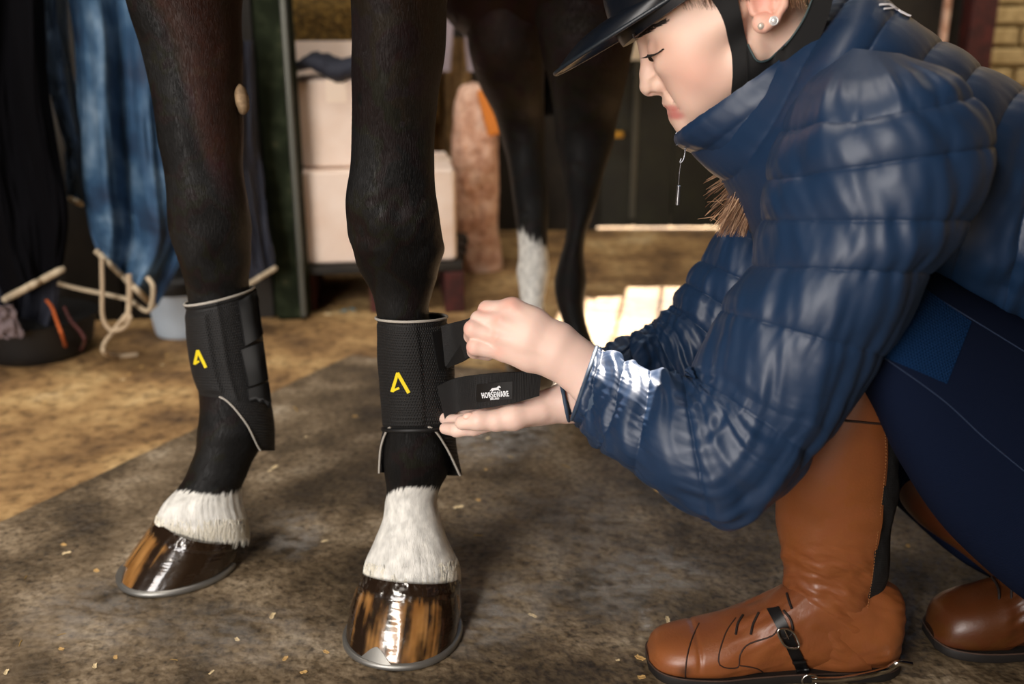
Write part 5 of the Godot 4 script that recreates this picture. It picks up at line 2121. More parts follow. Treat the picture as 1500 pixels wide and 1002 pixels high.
func hand_front(mb: MB) -> void:
	var k := sketch(760, 490, 0.985)
	hand_s = k
	var L := []
	# forearm and wrist
	finger(L, k, [[930, 580, 0], [880, 546, 0], [820, 499, 2]], [18, 27, 25], 14)
	finger(L, k, [[930, 592, 0], [868, 572, 0], [812, 531, 0]], [18, 25, 22], 14)
	finger(L, k, [[900, 575, 4], [815, 515, 8]], [22, 27], 14)
	# palm: a chain to each knuckle
	finger(L, k, [[815, 498, 4], [780, 474, 6], [750, 455, 4]], [25, 22, 20], 12)
	finger(L, k, [[812, 508, 6], [775, 488, 12], [736, 473, 11]], [25, 22, 17.5], 12)
	finger(L, k, [[810, 518, 4], [770, 503, 10], [731, 494, 9]], [25, 21, 16.5], 12)
	finger(L, k, [[808, 530, 0], [776, 523, 2], [739, 515, 3]], [22, 20, 16], 12)
	finger(L, k, [[806, 505, -18], [765, 490, -20]], [26, 24], 14)
	# tendons under the skin
	for e in [[800, 492, 26, 752, 453, 21], [796, 503, 29, 735, 472, 26], [795, 513, 28, 730, 493, 24]]:
		cap(L, k.at(e[0], e[1], e[2] - 2.0), k.at(e[3], e[4], e[5] - 2.5), 3.0 * k.s, 3.6 * k.s, 9 * k.s)
	# fingers bend away round the strap
	finger(L, k, [[750, 455, 4], [714, 454, -6], [704, 468, -34], [722, 482, -44]], [17, 13.5, 11.5, 10], 5)
	finger(L, k, [[736, 473, 11], [702, 468, 2], [694, 482, -26], [712, 494, -40]], [15.5, 12.5, 11, 10], 4)
	finger(L, k, [[731, 494, 9], [693, 482, 9], [690, 492, -22], [712, 504, -36]], [14.5, 12.8, 11.5, 10], 4)
	finger(L, k, [[739, 515, 3], [696, 508, 7], [694, 515, -18], [714, 520, -32]], [14, 12, 10.5, 9.5], 3.5)
	# thumb, from the side of the palm behind
	finger(L, k, [[790, 480, -22], [752, 474, -44], [722, 486, -56], [700, 496, -56]], [20, 15, 13, 10], 8)
	nets(mb, L, 0.0016, skin_hand)


func hand_back(mb: MB) -> void:
	var k := sketch(740, 610, 1.02)
	hand_s = sketch(740, 1610, 1.0)
	var L := []
	finger(L, k, [[900, 572, -10], [840, 584, -4], [790, 596, 0]], [32, 27, 21], 14)
	finger(L, k, [[900, 588, -20], [835, 592, -14], [785, 602, -12]], [28, 24, 20], 14)
	# palm, lying flat below the straps
	finger(L, k, [[800, 598, -4], [760, 608, -4], [722, 616, -6]], [20, 17, 14], 12)
	finger(L, k, [[795, 598, -22], [750, 602, -30], [715, 606, -34]], [20, 18, 15], 12)
	finger(L, k, [[790, 596, -40], [750, 598, -52], [716, 600, -58]], [18, 16, 14], 12)
	# ball of the thumb and the thumb along the boot's edge
	finger(L, k, [[790, 602, 10], [752, 611, 16], [728, 616, 18]], [16, 18.5, 16], 8)
	finger(L, k, [[728, 616, 18], [702, 616, 20], [678, 619, 14]], [15, 14.5, 11], 4)
	# fingers reach behind the leg
	finger(L, k, [[722, 618, -8], [694, 627, -10], [668, 630, -22], [650, 628, -40]], [13, 11.5, 10.5, 9], 4)
	finger(L, k, [[718, 610, -34], [686, 616, -44], [660, 618, -62], [645, 612, -80]], [13, 12, 10.5, 9], 4)
	finger(L, k, [[716, 602, -58], [684, 604, -72], [660, 604, -90], [645, 600, -104]], [12.5, 11.5, 10.5, 9], 4)
	finger(L, k, [[720, 596, -74], [694, 594, -90], [672, 592, -104]], [11.5, 10.5, 8.5], 4)
	nets(mb, L, 0.0016, skin_hand)
	# the thumb nail
	var nm := MB.new()
	ball(nm, k.at(688, 610, 26), Vector3(9.5, 5.5, 3.5) * k.s, Basis(k.ex, -k.ey, k.ez) * Basis(Vector3.BACK, 0.15), 10, 16)
	part("thumb_nail", nm, M["nail"], groom)


func helmet() -> void:
	var S := hs.s
	var hel := MB.new()
	var B := hb()
	var at := hp(1040, -40)
	# dome above the rim
	var p := PackedVector3Array()
	var rows := 30
	var seg := 60
	for i in rows + 1:
		var f := lerpf(0.02, PI * 0.5 + 0.12, float(i) / rows)
		for j in seg + 1:
			var th := TAU * j / seg
			p.append(at + B * (Vector3(sin(f) * cos(th) * 168, cos(f) * 150 - 4, sin(f) * sin(th) * 128) * S))
	hel.grid(p, rows + 1, seg + 1, true, PackedVector2Array(), PackedColorArray())
	var rimp := p.slice(rows * (seg + 1))
	hel.fan(rimp, -B.y)
	var ho := part("helmet", hel, M["helmet shell"], groom, "black riding helmet with a long peak and suede harness")
	# peak: arched, longest in the middle
	var pk := PackedVector3Array()
	var m := 40
	var nr := 14
	for i in nr:
		var r := i / (nr - 1.0)
		for j in m + 1:
			var q := (float(j) / m - 0.5) * 2.0
			var a := q * PI * 0.5
			var root := Vector2(lerpf(882, 1000, 1.0 - cos(a)), lerpf(36, -12, 1.0 - cos(a)))
			var tip := Vector2(813 + 185 * (1.0 - cos(a)), 107 - 110 * (1.0 - cos(a)))
			var w := lerpf(118 * sin(a), 112 * signf(sin(a)) * pow(absf(sin(a)), 0.85), r)
			var x := root.lerp(tip, r)
			var arch := 6.0 * sin(PI * r) * cos(a)
			pk.append(hp(x.x - arch * 0.4, x.y - arch, w))
	var pm := MB.new()
	sheet(pm, pk, nr, m + 1, -hs.ey + hs.ex * -0.5, 0.0022)
	part("peak", pm, M["helmet shell"], ho)
	var rm := MB.new()
	var rim := []
	for j in m + 1: rim.append(pk[(nr - 1) * (m + 1) + j] + hs.ey * 0.001)
	tube(rm, rim, 0.0022, 0.0022, 8)
	part("peak_rim", rm, M["helmet rim"], ho)
	# harness straps lie on the cheek and behind the ear
	var sm := MB.new()
	suede(sm, [V(1018, -40), V(1027, 0), V(1041, 20), V(1052, 40), V(1064, 77), V(1067.5, 110), V(1068, 150), V(1066, 175)], [V(1058, -40), V(1069, 0), V(1076, 26), V(1083, 50), V(1091, 76), V(1099, 92), V(1112, 120), V(1120, 150)], 5.0)
	suede(sm, [V(1086, 66), V(1098, 86), V(1112, 87), V(1126, 76), V(1144, 54), V(1158, 28), V(1168, -4), V(1176, -40)], [V(1092, 150), V(1120, 140), V(1150, 122), V(1166, 96), V(1180, 66), V(1190, 34), V(1196, 0), V(1200, -40)], 7.0)
	part("harness", sm, M["helmet suede"], ho, "black suede harness strap on the cheek")
	var em := MB.new()
	var pts := []
	for q in smooth_line([V(1086, 66), V(1098, 86), V(1112, 87), V(1126, 76), V(1144, 54), V(1158, 28), V(1168, -4)], 40):
		pts.append(strap_at(q.x + 1.0, q.y + 2.0, 8.5))
	tube(em, pts, 0.0010, 0.0010, 6)
	part("harness_edge", em, M["harness edge"], ho, "grey-green stitched edge")


func strap_at(x: float, y: float, lift: float) -> Vector3:
	# a place just outside the side of the head, jaw and neck
	var a := V(x - 1085, y + 10)
	var w := 101.0 - 0.0022 * (x - 1085) * (x - 1085) * (1.0 if x < 1085 else 0.25) - 0.0011 * maxf(0.0, y - 20) * maxf(0.0, y - 20)
	var q := head_mb.hit(self, x, y) if x < 1130 else []
	if q.size():
		w = maxf(hs.back(q[0]).z, w - 24.0)
	return hp(x, y, w + lift)


func suede(mb: MB, le: Array, re: Array, lift: float) -> void:
	var l := smooth_line(le, 40)
	var r := smooth_line(re, 40)
	var p := PackedVector3Array()
	for i in 41:
		for j in 9:
			var q: Vector2 = l[i].lerp(r[i], j / 8.0)
			p.append(strap_at(q.x, q.y, lift))
	# even out small bumps
	for pass_i in 3:
		var o := p.duplicate()
		for i in range(1, 40):
			for j in 9:
				o[i * 9 + j] = (p[i * 9 + j] * 2.0 + p[(i - 1) * 9 + j] + p[(i + 1) * 9 + j] + p[i * 9 + maxi(j - 1, 0)] + p[i * 9 + mini(j + 1, 8)]) / 6.0
		p = o
	sheet(mb, p, 41, 9, hs.ez, 0.0028)


func hair() -> void:
	# the ponytail that falls in front of the chest, back light put into its lighter strands
	var mb := MB.new()
	for k in 620:
		var a := rng.randf()
		var b := rng.randf()
		var root := P(lerpf(1078, 1100, a), lerpf(228, 244, b), 1.08 - 0.05 * rng.randf())
		var l := rng.randf_range(0.55, 1.0)
		var ex := lerpf(1094, 1052, pow(rng.randf(), 1.7)) - 6.0 * a
		var ey := lerpf(280, 348, l)
		var tip := P(ex, ey, 1.09 - 0.06 * rng.randf())
		if rng.randf() < 0.10: tip = P(lerpf(1030, 1058, rng.randf()), lerpf(262, 330, rng.randf()), 1.08)
		var mid := root.lerp(tip, 0.55) + Vector3(0.006 + 0.006 * rng.randf(), 0.004, 0.003)
		var t := rng.randf()
		var c := Color(0.16, 0.07, 0.032).lerp(Color(0.62, 0.40, 0.25), t * t)  # random strands coloured lighter to stand for light from behind
		tube(mb, smooth_line([root, mid, tip], 8), 0.00055, 0.00018, 3, c)
	# loose ends that stand out to the left
	for e in [[1060, 310, 1022, 321], [1062, 318, 1030, 338], [1075, 236, 1066, 250], [1068, 290, 1036, 296], [1066, 300, 1046, 290], [1064, 322, 1040, 318]]:
		tube(mb, smooth_line([P(1086, 262, 1.07), P(e[0], e[1], 1.07), P(e[2], e[3], 1.075)], 10), 0.0006, 0.0002, 4, Color(0.5, 0.3, 0.16))
	part("ponytail", mb, M["hair"], groom, "brown ponytail hanging over the chest, some strands coloured lighter as if lit from behind")
	mb = MB.new()
	# short hair at the temple and nape
	for k in 420:
		var nape := k % 2 == 0
		var a: Vector3
		var b: Vector3
		if nape:
			var x := rng.randf_range(1128, 1172)
			a = strap_at(x - 14, -30, 0.0)
			b = strap_at(x, rng.randf_range(-5, 26), 0.5)
		else:
			var x := rng.randf_range(1062, 1094)
			a = strap_at(x, -40, 1.0)
			b = strap_at(x + rng.randf_range(-4, 4), rng.randf_range(-14, 14), 1.0)
		tube(mb, [a, a.lerp(b, 0.5) + hs.ez * 0.0008, b], 0.0005, 0.0002, 3, Color(0.10, 0.045, 0.022).lerp(Color(0.24, 0.12, 0.06), rng.randf()))
	for k in 160:
		var x := rng.randf_range(990, 1040)
		var a := head_on(x, rng.randf_range(-24, -8), 0.0004)
		var b := head_on(x + rng.randf_range(8, 16), rng.randf_range(-4, 16), 0.0001)
		tube(mb, [a, a.lerp(b, 0.5), b], 0.00028, 0.00006, 3, Color(0.12, 0.055, 0.03))
	part("short_hair", mb, M["hair"], groom, "dark brown hair at the temple and behind the ear")


# ---------- the jacket ----------
func near_seam(u: float, seams: Array) -> float:
	var best := 9.0
	for q in seams: best = minf(best, absf(u - q))
	return best


func quilt(s: float, seams: Array, amp: float) -> float:
	# puffs between the stitched seams
	for k in seams.size() - 1:
		if s >= seams[k] and s <= seams[k + 1]:
			var f: float = (s - seams[k]) / (seams[k + 1] - seams[k])
			return amp * (pow(maxf(0.0, sin(PI * f)), 0.5) - 0.8)
	return 0.0


func jacket() -> void:
	var tor := MB.new()
	# torso: rings from the collar seat to the hem, back edge first
	var keys := [K(1012, 216, 1200, 4, 1.08, 0.062), K(1040, 250, 1240, -8, 1.08, 0.10), K(1080, 300, 1290, 0, 1.075, 0.145), K(1120, 380, 1350, 46, 1.07, 0.165), K(1215, 440, 1420, 83, 1.065, 0.165), K(1345, 452, 1500, 128, 1.06, 0.16), K(1480, 480, 1590, 186, 1.06, 0.165), K(1580, 530, 1690, 262, 1.06, 0.17)]
	var cum := [0.0]
	for i in keys.size() - 1:
		var e := 0.0
		for sg in [-1.0, 0.0, 1.0]: e += ((keys[i + 1][0] + keys[i + 1][1] * sg) - (keys[i][0] + keys[i][1] * sg)).length()
		cum.append(cum[i] + e / 3.0)
	var seams := []
	for k in 14: seams.append(-0.02 + k * 0.062)
	var disp := func(s, th, u, p):
		var o := quilt(s + 0.012 * sin(th * 2.0), seams, 0.005)
		var dd := near_seam(s + 0.012 * sin(th * 2.0), seams)
		o += 0.0011 * exp(-dd / 0.014) * nz.get_noise_2d(th * 300.0, s * 60.0)
		o += 0.005 * nz.get_noise_3d(p.x * 160, p.y * 160, p.z * 160)
		# creases at the waist
		o += 0.010 * nz.get_noise_2d(th * 40.0, s * 520.0) * smoothstep(5.0, 6.0, u)
		return o
	loft(tor, keys, 340, 200, {"disp": disp, "girth": 0.9})
	var jo := part("jacket", tor, M["jacket nylon"], groom, "shiny navy quilted jacket")
	# collar, standing open round the chin
	var ck := [K(1086, 280, 1262, 120, 1.075, 0.10), K(1050, 236, 1242, 92, 1.075, 0.092), K(1012, 217, 1224, 66, 1.078, 0.085), K(995, 206, 1210, 50, 1.08, 0.08), K(996, 198, 1206, 38, 1.08, 0.078)]
	var cd := func(s, th, u, p):
		return 0.003 * nz.get_noise_3d(p.x * 250, p.y * 250, p.z * 250) - 0.002 * exp(-pow((u - 1.6) * 4.0, 2)) + 0.0008 * nz.get_noise_2d(th * 160.0, s * 60.0)
	var cth := func(u): return [-2.98 if false else 0.0, TAU]
	var cm := MB.new()
	var cl := loft(cm, ck, 60, 150, {"disp": cd, "girth": 0.5, "th": cth, "thick": 0.006})
	part("collar", cm, M["jacket nylon"], jo, "stand-up collar drawn over the chin")
	# zip at the collar's tip and its hanging pull
	var zm := MB.new()
	for k in 9:
		var q := P(999 - k * 0.9, 186 + k * 3.2, 1.075)
		box(zm, q, Vector3(0.0035, 0.0014, 0.005), Basis(Vector3.BACK, 0.4), 0.0005)
	tube(zm, smooth_line([P(1002, 184, 1.073), P(994, 194, 1.073), P(991, 204, 1.073)], 10), 0.0024, 0.0016, 6)
	part("zip", zm, M["zip steel"], jo, "steel zip end at the chin")
	var zp := MB.new()
	tube(zp, smooth_line([P(1003, 210, 1.07), P(1003.5, 222, 1.07), P(1001, 234, 1.07), P(996, 239, 1.07), P(998, 232, 1.07)], 14), 0.0009, 0.0009, 6)
	tube(zp, [P(997, 239, 1.07), P(995, 256, 1.07), P(994, 272, 1.07)], 0.0005, 0.0005, 5)
	tube(zp, [P(994.5, 272, 1.07), P(993.5, 286, 1.07), P(992.5, 300, 1.07)], 0.0019, 0.0023, 8)
	part("zip_pull", zp, M["zip steel"], jo, "zip pull dangling below the collar")
	# sleeves
	var near_keys := [K(1246, 70, 1316, 78, 0.95, 0.03), K(1186, 122, 1372, 108, 0.93, 0.085), K(1148, 190, 1408, 146, 0.915, 0.105), K(1122, 262, 1441, 218, 0.905, 0.112), K(1116, 322, 1402, 325, 0.895, 0.108), K(1106, 388, 1346, 402, 0.885, 0.1), K(1062, 456, 1282, 520, 0.875, 0.09), K(1021, 545, 1200, 640, 0.87, 0.082), K(1017, 553, 1128, 715, 0.87, 0.078), K(1009, 557, 1064, 759, 0.872, 0.075), K(983, 555, 990, 723, 0.885, 0.072), K(940, 540, 906, 669, 0.91, 0.066), K(902, 522, 866, 642, 0.935, 0.06), K(873, 512, 840, 608, 0.955, 0.054)]
	sleeve(jo, near_keys, [0.0, 2.0, 3.0, 4.0, 5.0, 6.0, 7.25, 9.4, 10.7, 11.6, 12.6, 13.05], 7.2, 9.6, 0)
	var far_keys := [K(1180, 180, 1290, 200, 1.2, 0.05), K(1090, 250, 1260, 300, 1.21, 0.085), K(1046, 352, 1220, 420, 1.21, 0.085), K(1012, 405, 1180, 500, 1.21, 0.08), K(982, 450, 1130, 580, 1.205, 0.075), K(955, 475, 1050, 660, 1.2, 0.07), K(930, 488, 970, 662, 1.18, 0.068), K(885, 512, 900, 640, 1.13, 0.06), K(850, 526, 860, 624, 1.09, 0.054), K(818, 540, 832, 610, 1.05, 0.047)]
	sleeve(jo, far_keys, [0.0, 1.0, 1.8, 2.5, 3.2, 3.9, 5.0, 6.2, 7.0, 8.0, 9.05], 4.0, 6.4, 1)
	# white print on the shoulder
	var pr := MB.new()
	print_bar(pr, tor, 1287, 9, 1302, 8, 2.4, 1.0, 0.002)
	print_bar(pr, tor, 1302, 8, 1318, 18, 2.4, 1.0, 0.002)
	print_bar(pr, tor, 1318, 18, 1334, 24, 2.2, 1.0, 0.002)
	print_bar(pr, tor, 1293, 15, 1308, 13, 2.0, 1.0, 0.002)
	print_bar(pr, tor, 1308, 13, 1330, 25, 1.8, 1.0, 0.002)
	part("print", pr, M["print white"], jo, "white print behind the collar")


func sleeve(jo: Node, keys: Array, seam_u: Array, e0: float, e1: float, which: int) -> void:
	var cum := [0.0]
	for i in keys.size() - 1:
		var e := 0.0
		for sg in [-1.0, 0.0, 1.0]: e += ((keys[i + 1][0] + keys[i + 1][1] * sg) - (keys[i][0] + keys[i][1] * sg)).length()
		cum.append(cum[i] + e / 3.0)
	var seams := []
	for u in seam_u:
		var i := mini(int(u), keys.size() - 2)
		seams.append(cum[i] + (cum[i + 1] - cum[i]) * (u - i))
	var disp := func(s, th, u, p):
		var fade := smoothstep(0.2, 1.4, u)
		var arm := smoothstep(e1, e1 + 0.6, u)
		var elb := exp(-pow((u - (e0 + e1) * 0.5) / 1.3, 2))
		var o := quilt(s, seams, 0.0055 * fade * (1.0 - 0.3 * arm))
		var dd := near_seam(s, seams)
		# gathers that run off each seam
		o += 0.0011 * fade * exp(-dd / 0.014) * nz.get_noise_2d(th * 170.0 + which * 99.0, s * 90.0)
		o += 0.0045 * fade * nz2.get_noise_3d(p.x * 200, p.y * 200, p.z * 200)
		# long soft folds in the upper arm
		o += 0.0035 * (1.0 - arm) * fade * nz.get_noise_2d(th * 60.0 + s * 260.0, s * 130.0)
		# folds that fan out of the inside of the elbow and run across the forearm
		var fan = s * 900.0 + 26.0 * nz3.get_noise_2d(th * 14.0, s * 100.0)
		o += (0.0042 * elb + 0.0030 * arm) * nz3.get_noise_2d(fan + 12.0 * sin(th), th * 11.0 + which * 77.0)
		o += (0.0012 * elb + 0.0007 * arm) * nz3.get_noise_2d(fan * 2.1, th * 16.0 + which * 33.0)
		if u > keys.size() - 1.5: o *= smoothstep(keys.size() - 1.0, keys.size() - 1.4, u) * 0.9 + 0.1
		return o
	var mb := MB.new()
	var ld := loft(mb, keys, 620, 220, {"disp": disp, "girth": 0.5, "cap0": true})
	var so := part("sleeve", mb, M["jacket nylon"], jo)
	var p: PackedVector3Array = ld.p
	var ring := []
	for j in range(0, 221, 2): ring.append(p[619 * 221 + j])
	var cb := MB.new()
	tube(cb, ring, 0.0022, 0.0022, 8)
	# turned-in lining of the cuff
	var n := keys.size()
	var inn := [keys[n - 1], [keys[n - 1][0], keys[n - 1][1] * 0.93, keys[n - 1][2] * 0.93], [keys[n - 1][0].lerp(keys[n - 2][0], 0.9), keys[n - 1][1] * 0.9, keys[n - 1][2] * 0.9]]
	loft(cb, inn, 16, 60, {})
	part("cuff_binding", cb, M["cuff binding"], jo)


# ---------- breeches ----------
func breeches() -> void:
	var mb := MB.new()
	var keys := [K(1246, 500, 1290, 440, 0.93, 0.03), K(1250, 535, 1322, 398, 0.935, 0.075), K(1282, 592, 1356, 390, 0.94, 0.095), K(1322, 672, 1420, 424, 0.95, 0.11), K(1395, 772, 1500, 468, 0.965, 0.12), K(1510, 865, 1600, 525, 0.985, 0.13), K(1640, 930, 1710, 580, 1.0, 0.14)]
	var dispf := func(s, th, u, p): return 0.003 * nz.get_noise_3d(p.x * 60, p.y * 60, p.z * 60) + 0.002 * nz.get_noise_2d(th * 30.0, s * 300.0) * smoothstep(2.0, 0.5, u)
	loft(mb, keys, 160, 120, {"disp": dispf, "cap0": true, "girth": 0.6})
	# far thigh and seat
	var far := [K(1262, 640, 1310, 590, 1.2, 0.04), K(1266, 690, 1350, 540, 1.2, 0.085), K(1320, 740, 1420, 520, 1.19, 0.1), K(1420, 820, 1520, 540, 1.17, 0.115), K(1560, 880, 1640, 580, 1.15, 0.13)]
	loft(mb, far, 90, 90, {"cap0": true, "girth": 0.6})
	var seat := [K(1440, 470, 1520, 160, 1.065, 0.125), K(1540, 530, 1640, 236, 1.065, 0.15), K(1620, 760, 1730, 322, 1.07, 0.185), K(1720, 860, 1800, 480, 1.07, 0.19), K(1820, 860, 1850, 600, 1.07, 0.13), K(1880, 760, 1870, 680, 1.07, 0.04)]
	loft(mb, seat, 60, 80, {"cap0": true, "cap1": true, "girth": 0.9})
	# calves down into the boots
	loft(mb, [K(1238, 520, 1320, 560, 0.955, 0.05), K(1215, 640, 1300, 650, 0.965, 0.048), K(1170, 760, 1280, 760, 0.98, 0.042)], 40, 50, {"cap0": true, "girth": 0.3})
	var bo := part("breeches", mb, M["breeches cloth"], groom, "dark navy riding breeches")
	# rubber grip patch on the knee
	var gp := PackedVector3Array()
	for i in 26:
		for j in 26:
			var f := i / 25.0
			var g := j / 25.0
			var q := V(1338, 412).lerp(V(1422, 472), g).lerp(V(1288, 520).lerp(V(1386, 562), g), f)
			gp.append(on(mb, q.x, q.y, 0.0012, 0.86))
	var gm := MB.new()
	var guv := PackedVector2Array()
	for i in 26:
		for j in 26: guv.append(Vector2(j * 0.0024, i * 0.0034))
	sheet(gm, gp, 26, 26, Vector3.BACK, 0.0015, guv)
	part("knee_patch", gm, M["knee grip"], bo, "textured blue knee patch")
	var tm := MB.new()
	for ln in [[V(1345, 420), V(1430, 472), V(1500, 515)], [V(1290, 520), V(1380, 585), V(1440, 640), V(1500, 690)]]:
		var pts := []
		for q in smooth_line(ln, 40): pts.append(on(mb, q.x, q.y, 0.0004, 0.86))
		tube(tm, pts, 0.0007, 0.0007, 5)
	part("seam", tm, M["seam thread"], bo, "thigh seam")


# ---------- riding boots ----------
func leather(p: Vector3, worn: float) -> Color:
	var n := nz.get_noise_3d(p.x * 60, p.y * 60, p.z * 60)
	var f := nz2.get_noise_3d(p.x * 500, p.y * 500, p.z * 500)
	return Color(0.15, 0.042, 0.013).lerp(Color(0.25, 0.08, 0.025), clampf(0.5 + 0.6 * n + worn, 0, 1)) * (1.0 + 0.12 * f)


func riding_boots() -> void:
	var near := MB.new()
	# shaft: rings down from the knee to the ankle
	var keys := [K(1196, 552, 1284, 572, 0.965, 0.055), K(1180, 590, 1302, 606, 0.965, 0.058), K(1158, 640, 1308, 648, 0.968, 0.06), K(1142, 700, 1310, 702, 0.972, 0.06), K(1140, 750, 1306, 752, 0.978, 0.057), K(1146, 800, 1300, 800, 0.982, 0.052), K(1150, 846, 1292, 850, 0.985, 0.048), K(1148, 888, 1286, 895, 0.98, 0.044), K(1142, 930, 1288, 940, 0.977, 0.042), K(1152, 985, 1296, 1000, 0.975, 0.036)]
	var wr := func(s, th, u, p):
		var o := 0.0016 * nz.get_noise_3d(p.x * 110, p.y * 110, p.z * 110)
		var low := smoothstep(4.2, 6.2, u)
		# creases above the ankle, sagging to the back
		o += 0.0036 * low * smoothstep(9.0, 8.0, u) * nz.get_noise_2d(th * 26.0 + s * 60.0, s * 800.0 - 18.0 * cos(th))
		o += 0.0011 * low * smoothstep(9.0, 8.0, u) * nz.get_noise_2d(th * 40.0 + 50.0, s * 2000.0 - 40.0 * cos(th))
		o += 0.002 * exp(-pow((u - 4.3) / 0.4, 2)) * sin(th * 2.0)
		return o
	var kt := [[-1.0, 0.0]]
	var cut := func(u): return acos(lerpf(0.32, 0.55, smoothstep(0.3, 2.6, u)) + 0.5 * smoothstep(0.9, 0.2, u))
	var th_b := func(u): return [cut.call(u), TAU - cut.call(u)]
	loft(near, keys, 300, 150, {"th": th_b, "disp": wr, "col": func(s, th, u, p): return leather(p, 0.15 - 0.08 * smoothstep(5.0, 7.0, u)), "thick": 0.003, "girth": 0.36})
	var shoe := [
		[947, 0.008, 0.020, 0.012, 0.0], [955, 0.0, 0.032, 0.026, 0.001], [968, 0.0, 0.038, 0.035, 0.002], [990, 0.0, 0.043, 0.041, 0.003], [1020, 0.0, 0.048, 0.044, 0.003], [1050, 0.0, 0.054, 0.045, 0.002], [1080, 0.0, 0.064, 0.043, 0.0], [1110, 0.0, 0.078, 0.040, 0.0], [1140, 0.0, 0.096, 0.037, 0.0], [1175, 0.0, 0.112, 0.035, 0.0], [1215, 0.0, 0.118, 0.034, 0.0], [1255, 0.0, 0.112, 0.034, 0.0], [1285, 0.0, 0.104, 0.031, 0.0], [1304, 0.006, 0.092, 0.020, 0.0], [1310, 0.018, 0.07, 0.008, 0.0]]
	var sk := shoe_keys(shoe, 0.008, 0.977)
	var sw := func(s, th, u, p):
		var o: float = 0.0012 * nz.get_noise_3d(p.x * 150, p.y * 150, p.z * 150)
		o -= 0.0014 * exp(-pow((u - 3.75) * 9.0, 2)) * smoothstep(-0.3, 0.2, sin(th))
		o += 0.0012 * smoothstep(8.0, 10.0, u) * nz.get_noise_2d(th * 60.0, s * 500.0)
		o += 0.0018 * smoothstep(4.2, 6.0, u) * smoothstep(10.0, 8.0, u) * nz.get_noise_2d(th * 40.0, s * 420.0)
		return o
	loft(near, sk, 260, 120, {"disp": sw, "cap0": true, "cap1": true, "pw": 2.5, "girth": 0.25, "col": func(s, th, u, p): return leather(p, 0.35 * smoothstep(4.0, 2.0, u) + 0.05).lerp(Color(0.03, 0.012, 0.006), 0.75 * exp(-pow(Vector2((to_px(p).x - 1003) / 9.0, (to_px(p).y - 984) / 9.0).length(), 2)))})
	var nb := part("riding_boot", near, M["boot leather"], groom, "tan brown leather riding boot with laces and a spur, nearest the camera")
	# elastic panel up the back of the calf
	var em := MB.new()
	var ik := []
	for k in keys.slice(0, 8): ik.append([k[0], k[1] * 1.015, k[2] * 0.985])
	loft(em, ik, 200, 60, {"th": func(u): return [-cut.call(u) - 0.06, cut.call(u) + 0.06], "thick": 0.002, "girth": 0.3, "disp": func(s, th, u, p): return 0.003 * sin(s * 60.0) * smoothstep(2.0, 6.0, u) + 0.0012 * nz.get_noise_2d(th * 40.0, s * 600.0)})
	part("elastic_panel", em, M["elastic black"], nb, "black elastic panel at the back")
	# stitched seam and top strap line
	var tm := MB.new()
	var gm := MB.new()
	for i in 80:
		var u := lerpf(0.5, 7.6, i / 79.0)
		var r: Array = ring_at(keys, u)
		var th: float = cut.call(u) + 0.07
		var r2: Array = ring_at(keys, u + 0.045)
		var a: Vector3 = r[0] + r[1] * cos(th) + r[2] * sin(th)
		var b: Vector3 = r2[0] + r2[1] * cos(th) + r2[2] * sin(th)
		var out = (a - r[0]).normalized() * 0.0012
		tube(tm, [a + out, a.lerp(b, 0.5) + out * 1.2, b + out], 0.0005, 0.0005, 4)
	part("stitching", tm, M["boot thread"], nb, "pale stitching")
	var band := []
	for i in 30:
		var th := lerpf(cut.call(1.5) + 0.03, PI * 0.9, i / 29.0)
		var r: Array = ring_at(keys, 1.42)
		band.append(r[0] + r[1] * cos(th) * 1.003 + r[2] * sin(th) * 1.003)
	tube(gm, band, 0.0014, 0.0014, 6)
	part("seam_groove", gm, M["boot groove"], nb)
	# seams of the shoe: cap, facing, quarter
	for ln in [[V(1024, 913), V(1014, 935), V(1007, 960), V(1004, 985), V(1005, 1001)], [V(1078, 905), V(1062, 930), V(1053, 972), V(1080, 978), V(1084, 960), V(1096, 944), V(1130, 932), V(1140, 920)], [V(1084, 975), V(1110, 980), V(1128, 995), V(1134, 1006)]]:
		var pts := []
		for q in smooth_line(ln, 30): pts.append(on(near, q.x, q.y, 0.0, 0.955))
		gm = MB.new()
		tube(gm, pts, 0.0009, 0.0009, 5)
		part("seam_groove", gm, M["boot groove"], nb)
	# laces
	var lm := MB.new()
	for ln in [[V(1078, 930), V(1081, 915), V(1089, 902)], [V(1100, 930), V(1104, 914), V(1112, 898)], [V(1148, 895), V(1158, 908), V(1160, 926), V(1148, 934), V(1138, 926)], [V(1153, 870), V(1157, 884), V(1160, 892)]]:
		var pts := []
		for q in smooth_line(ln, 16): pts.append(on(near, q.x, q.y, 0.0012, 0.955))
		tube(lm, pts, 0.0014, 0.0014, 6)
	part("lace", lm, M["lace"], nb, "dark laces")
	sole(nb, shoe, 0.977)
	spur(nb, near)
	# the far boot, knelt on, its shade put into the leather colour
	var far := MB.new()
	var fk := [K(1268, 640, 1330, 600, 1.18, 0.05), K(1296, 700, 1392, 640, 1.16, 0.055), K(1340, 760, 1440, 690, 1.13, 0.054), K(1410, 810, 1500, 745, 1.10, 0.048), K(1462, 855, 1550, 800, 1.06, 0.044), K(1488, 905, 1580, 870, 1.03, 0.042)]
	loft(far, fk, 120, 80, {"disp": wr, "col": func(s, th, u, p): return leather(p, -0.35) * 0.4, "girth": 0.34})
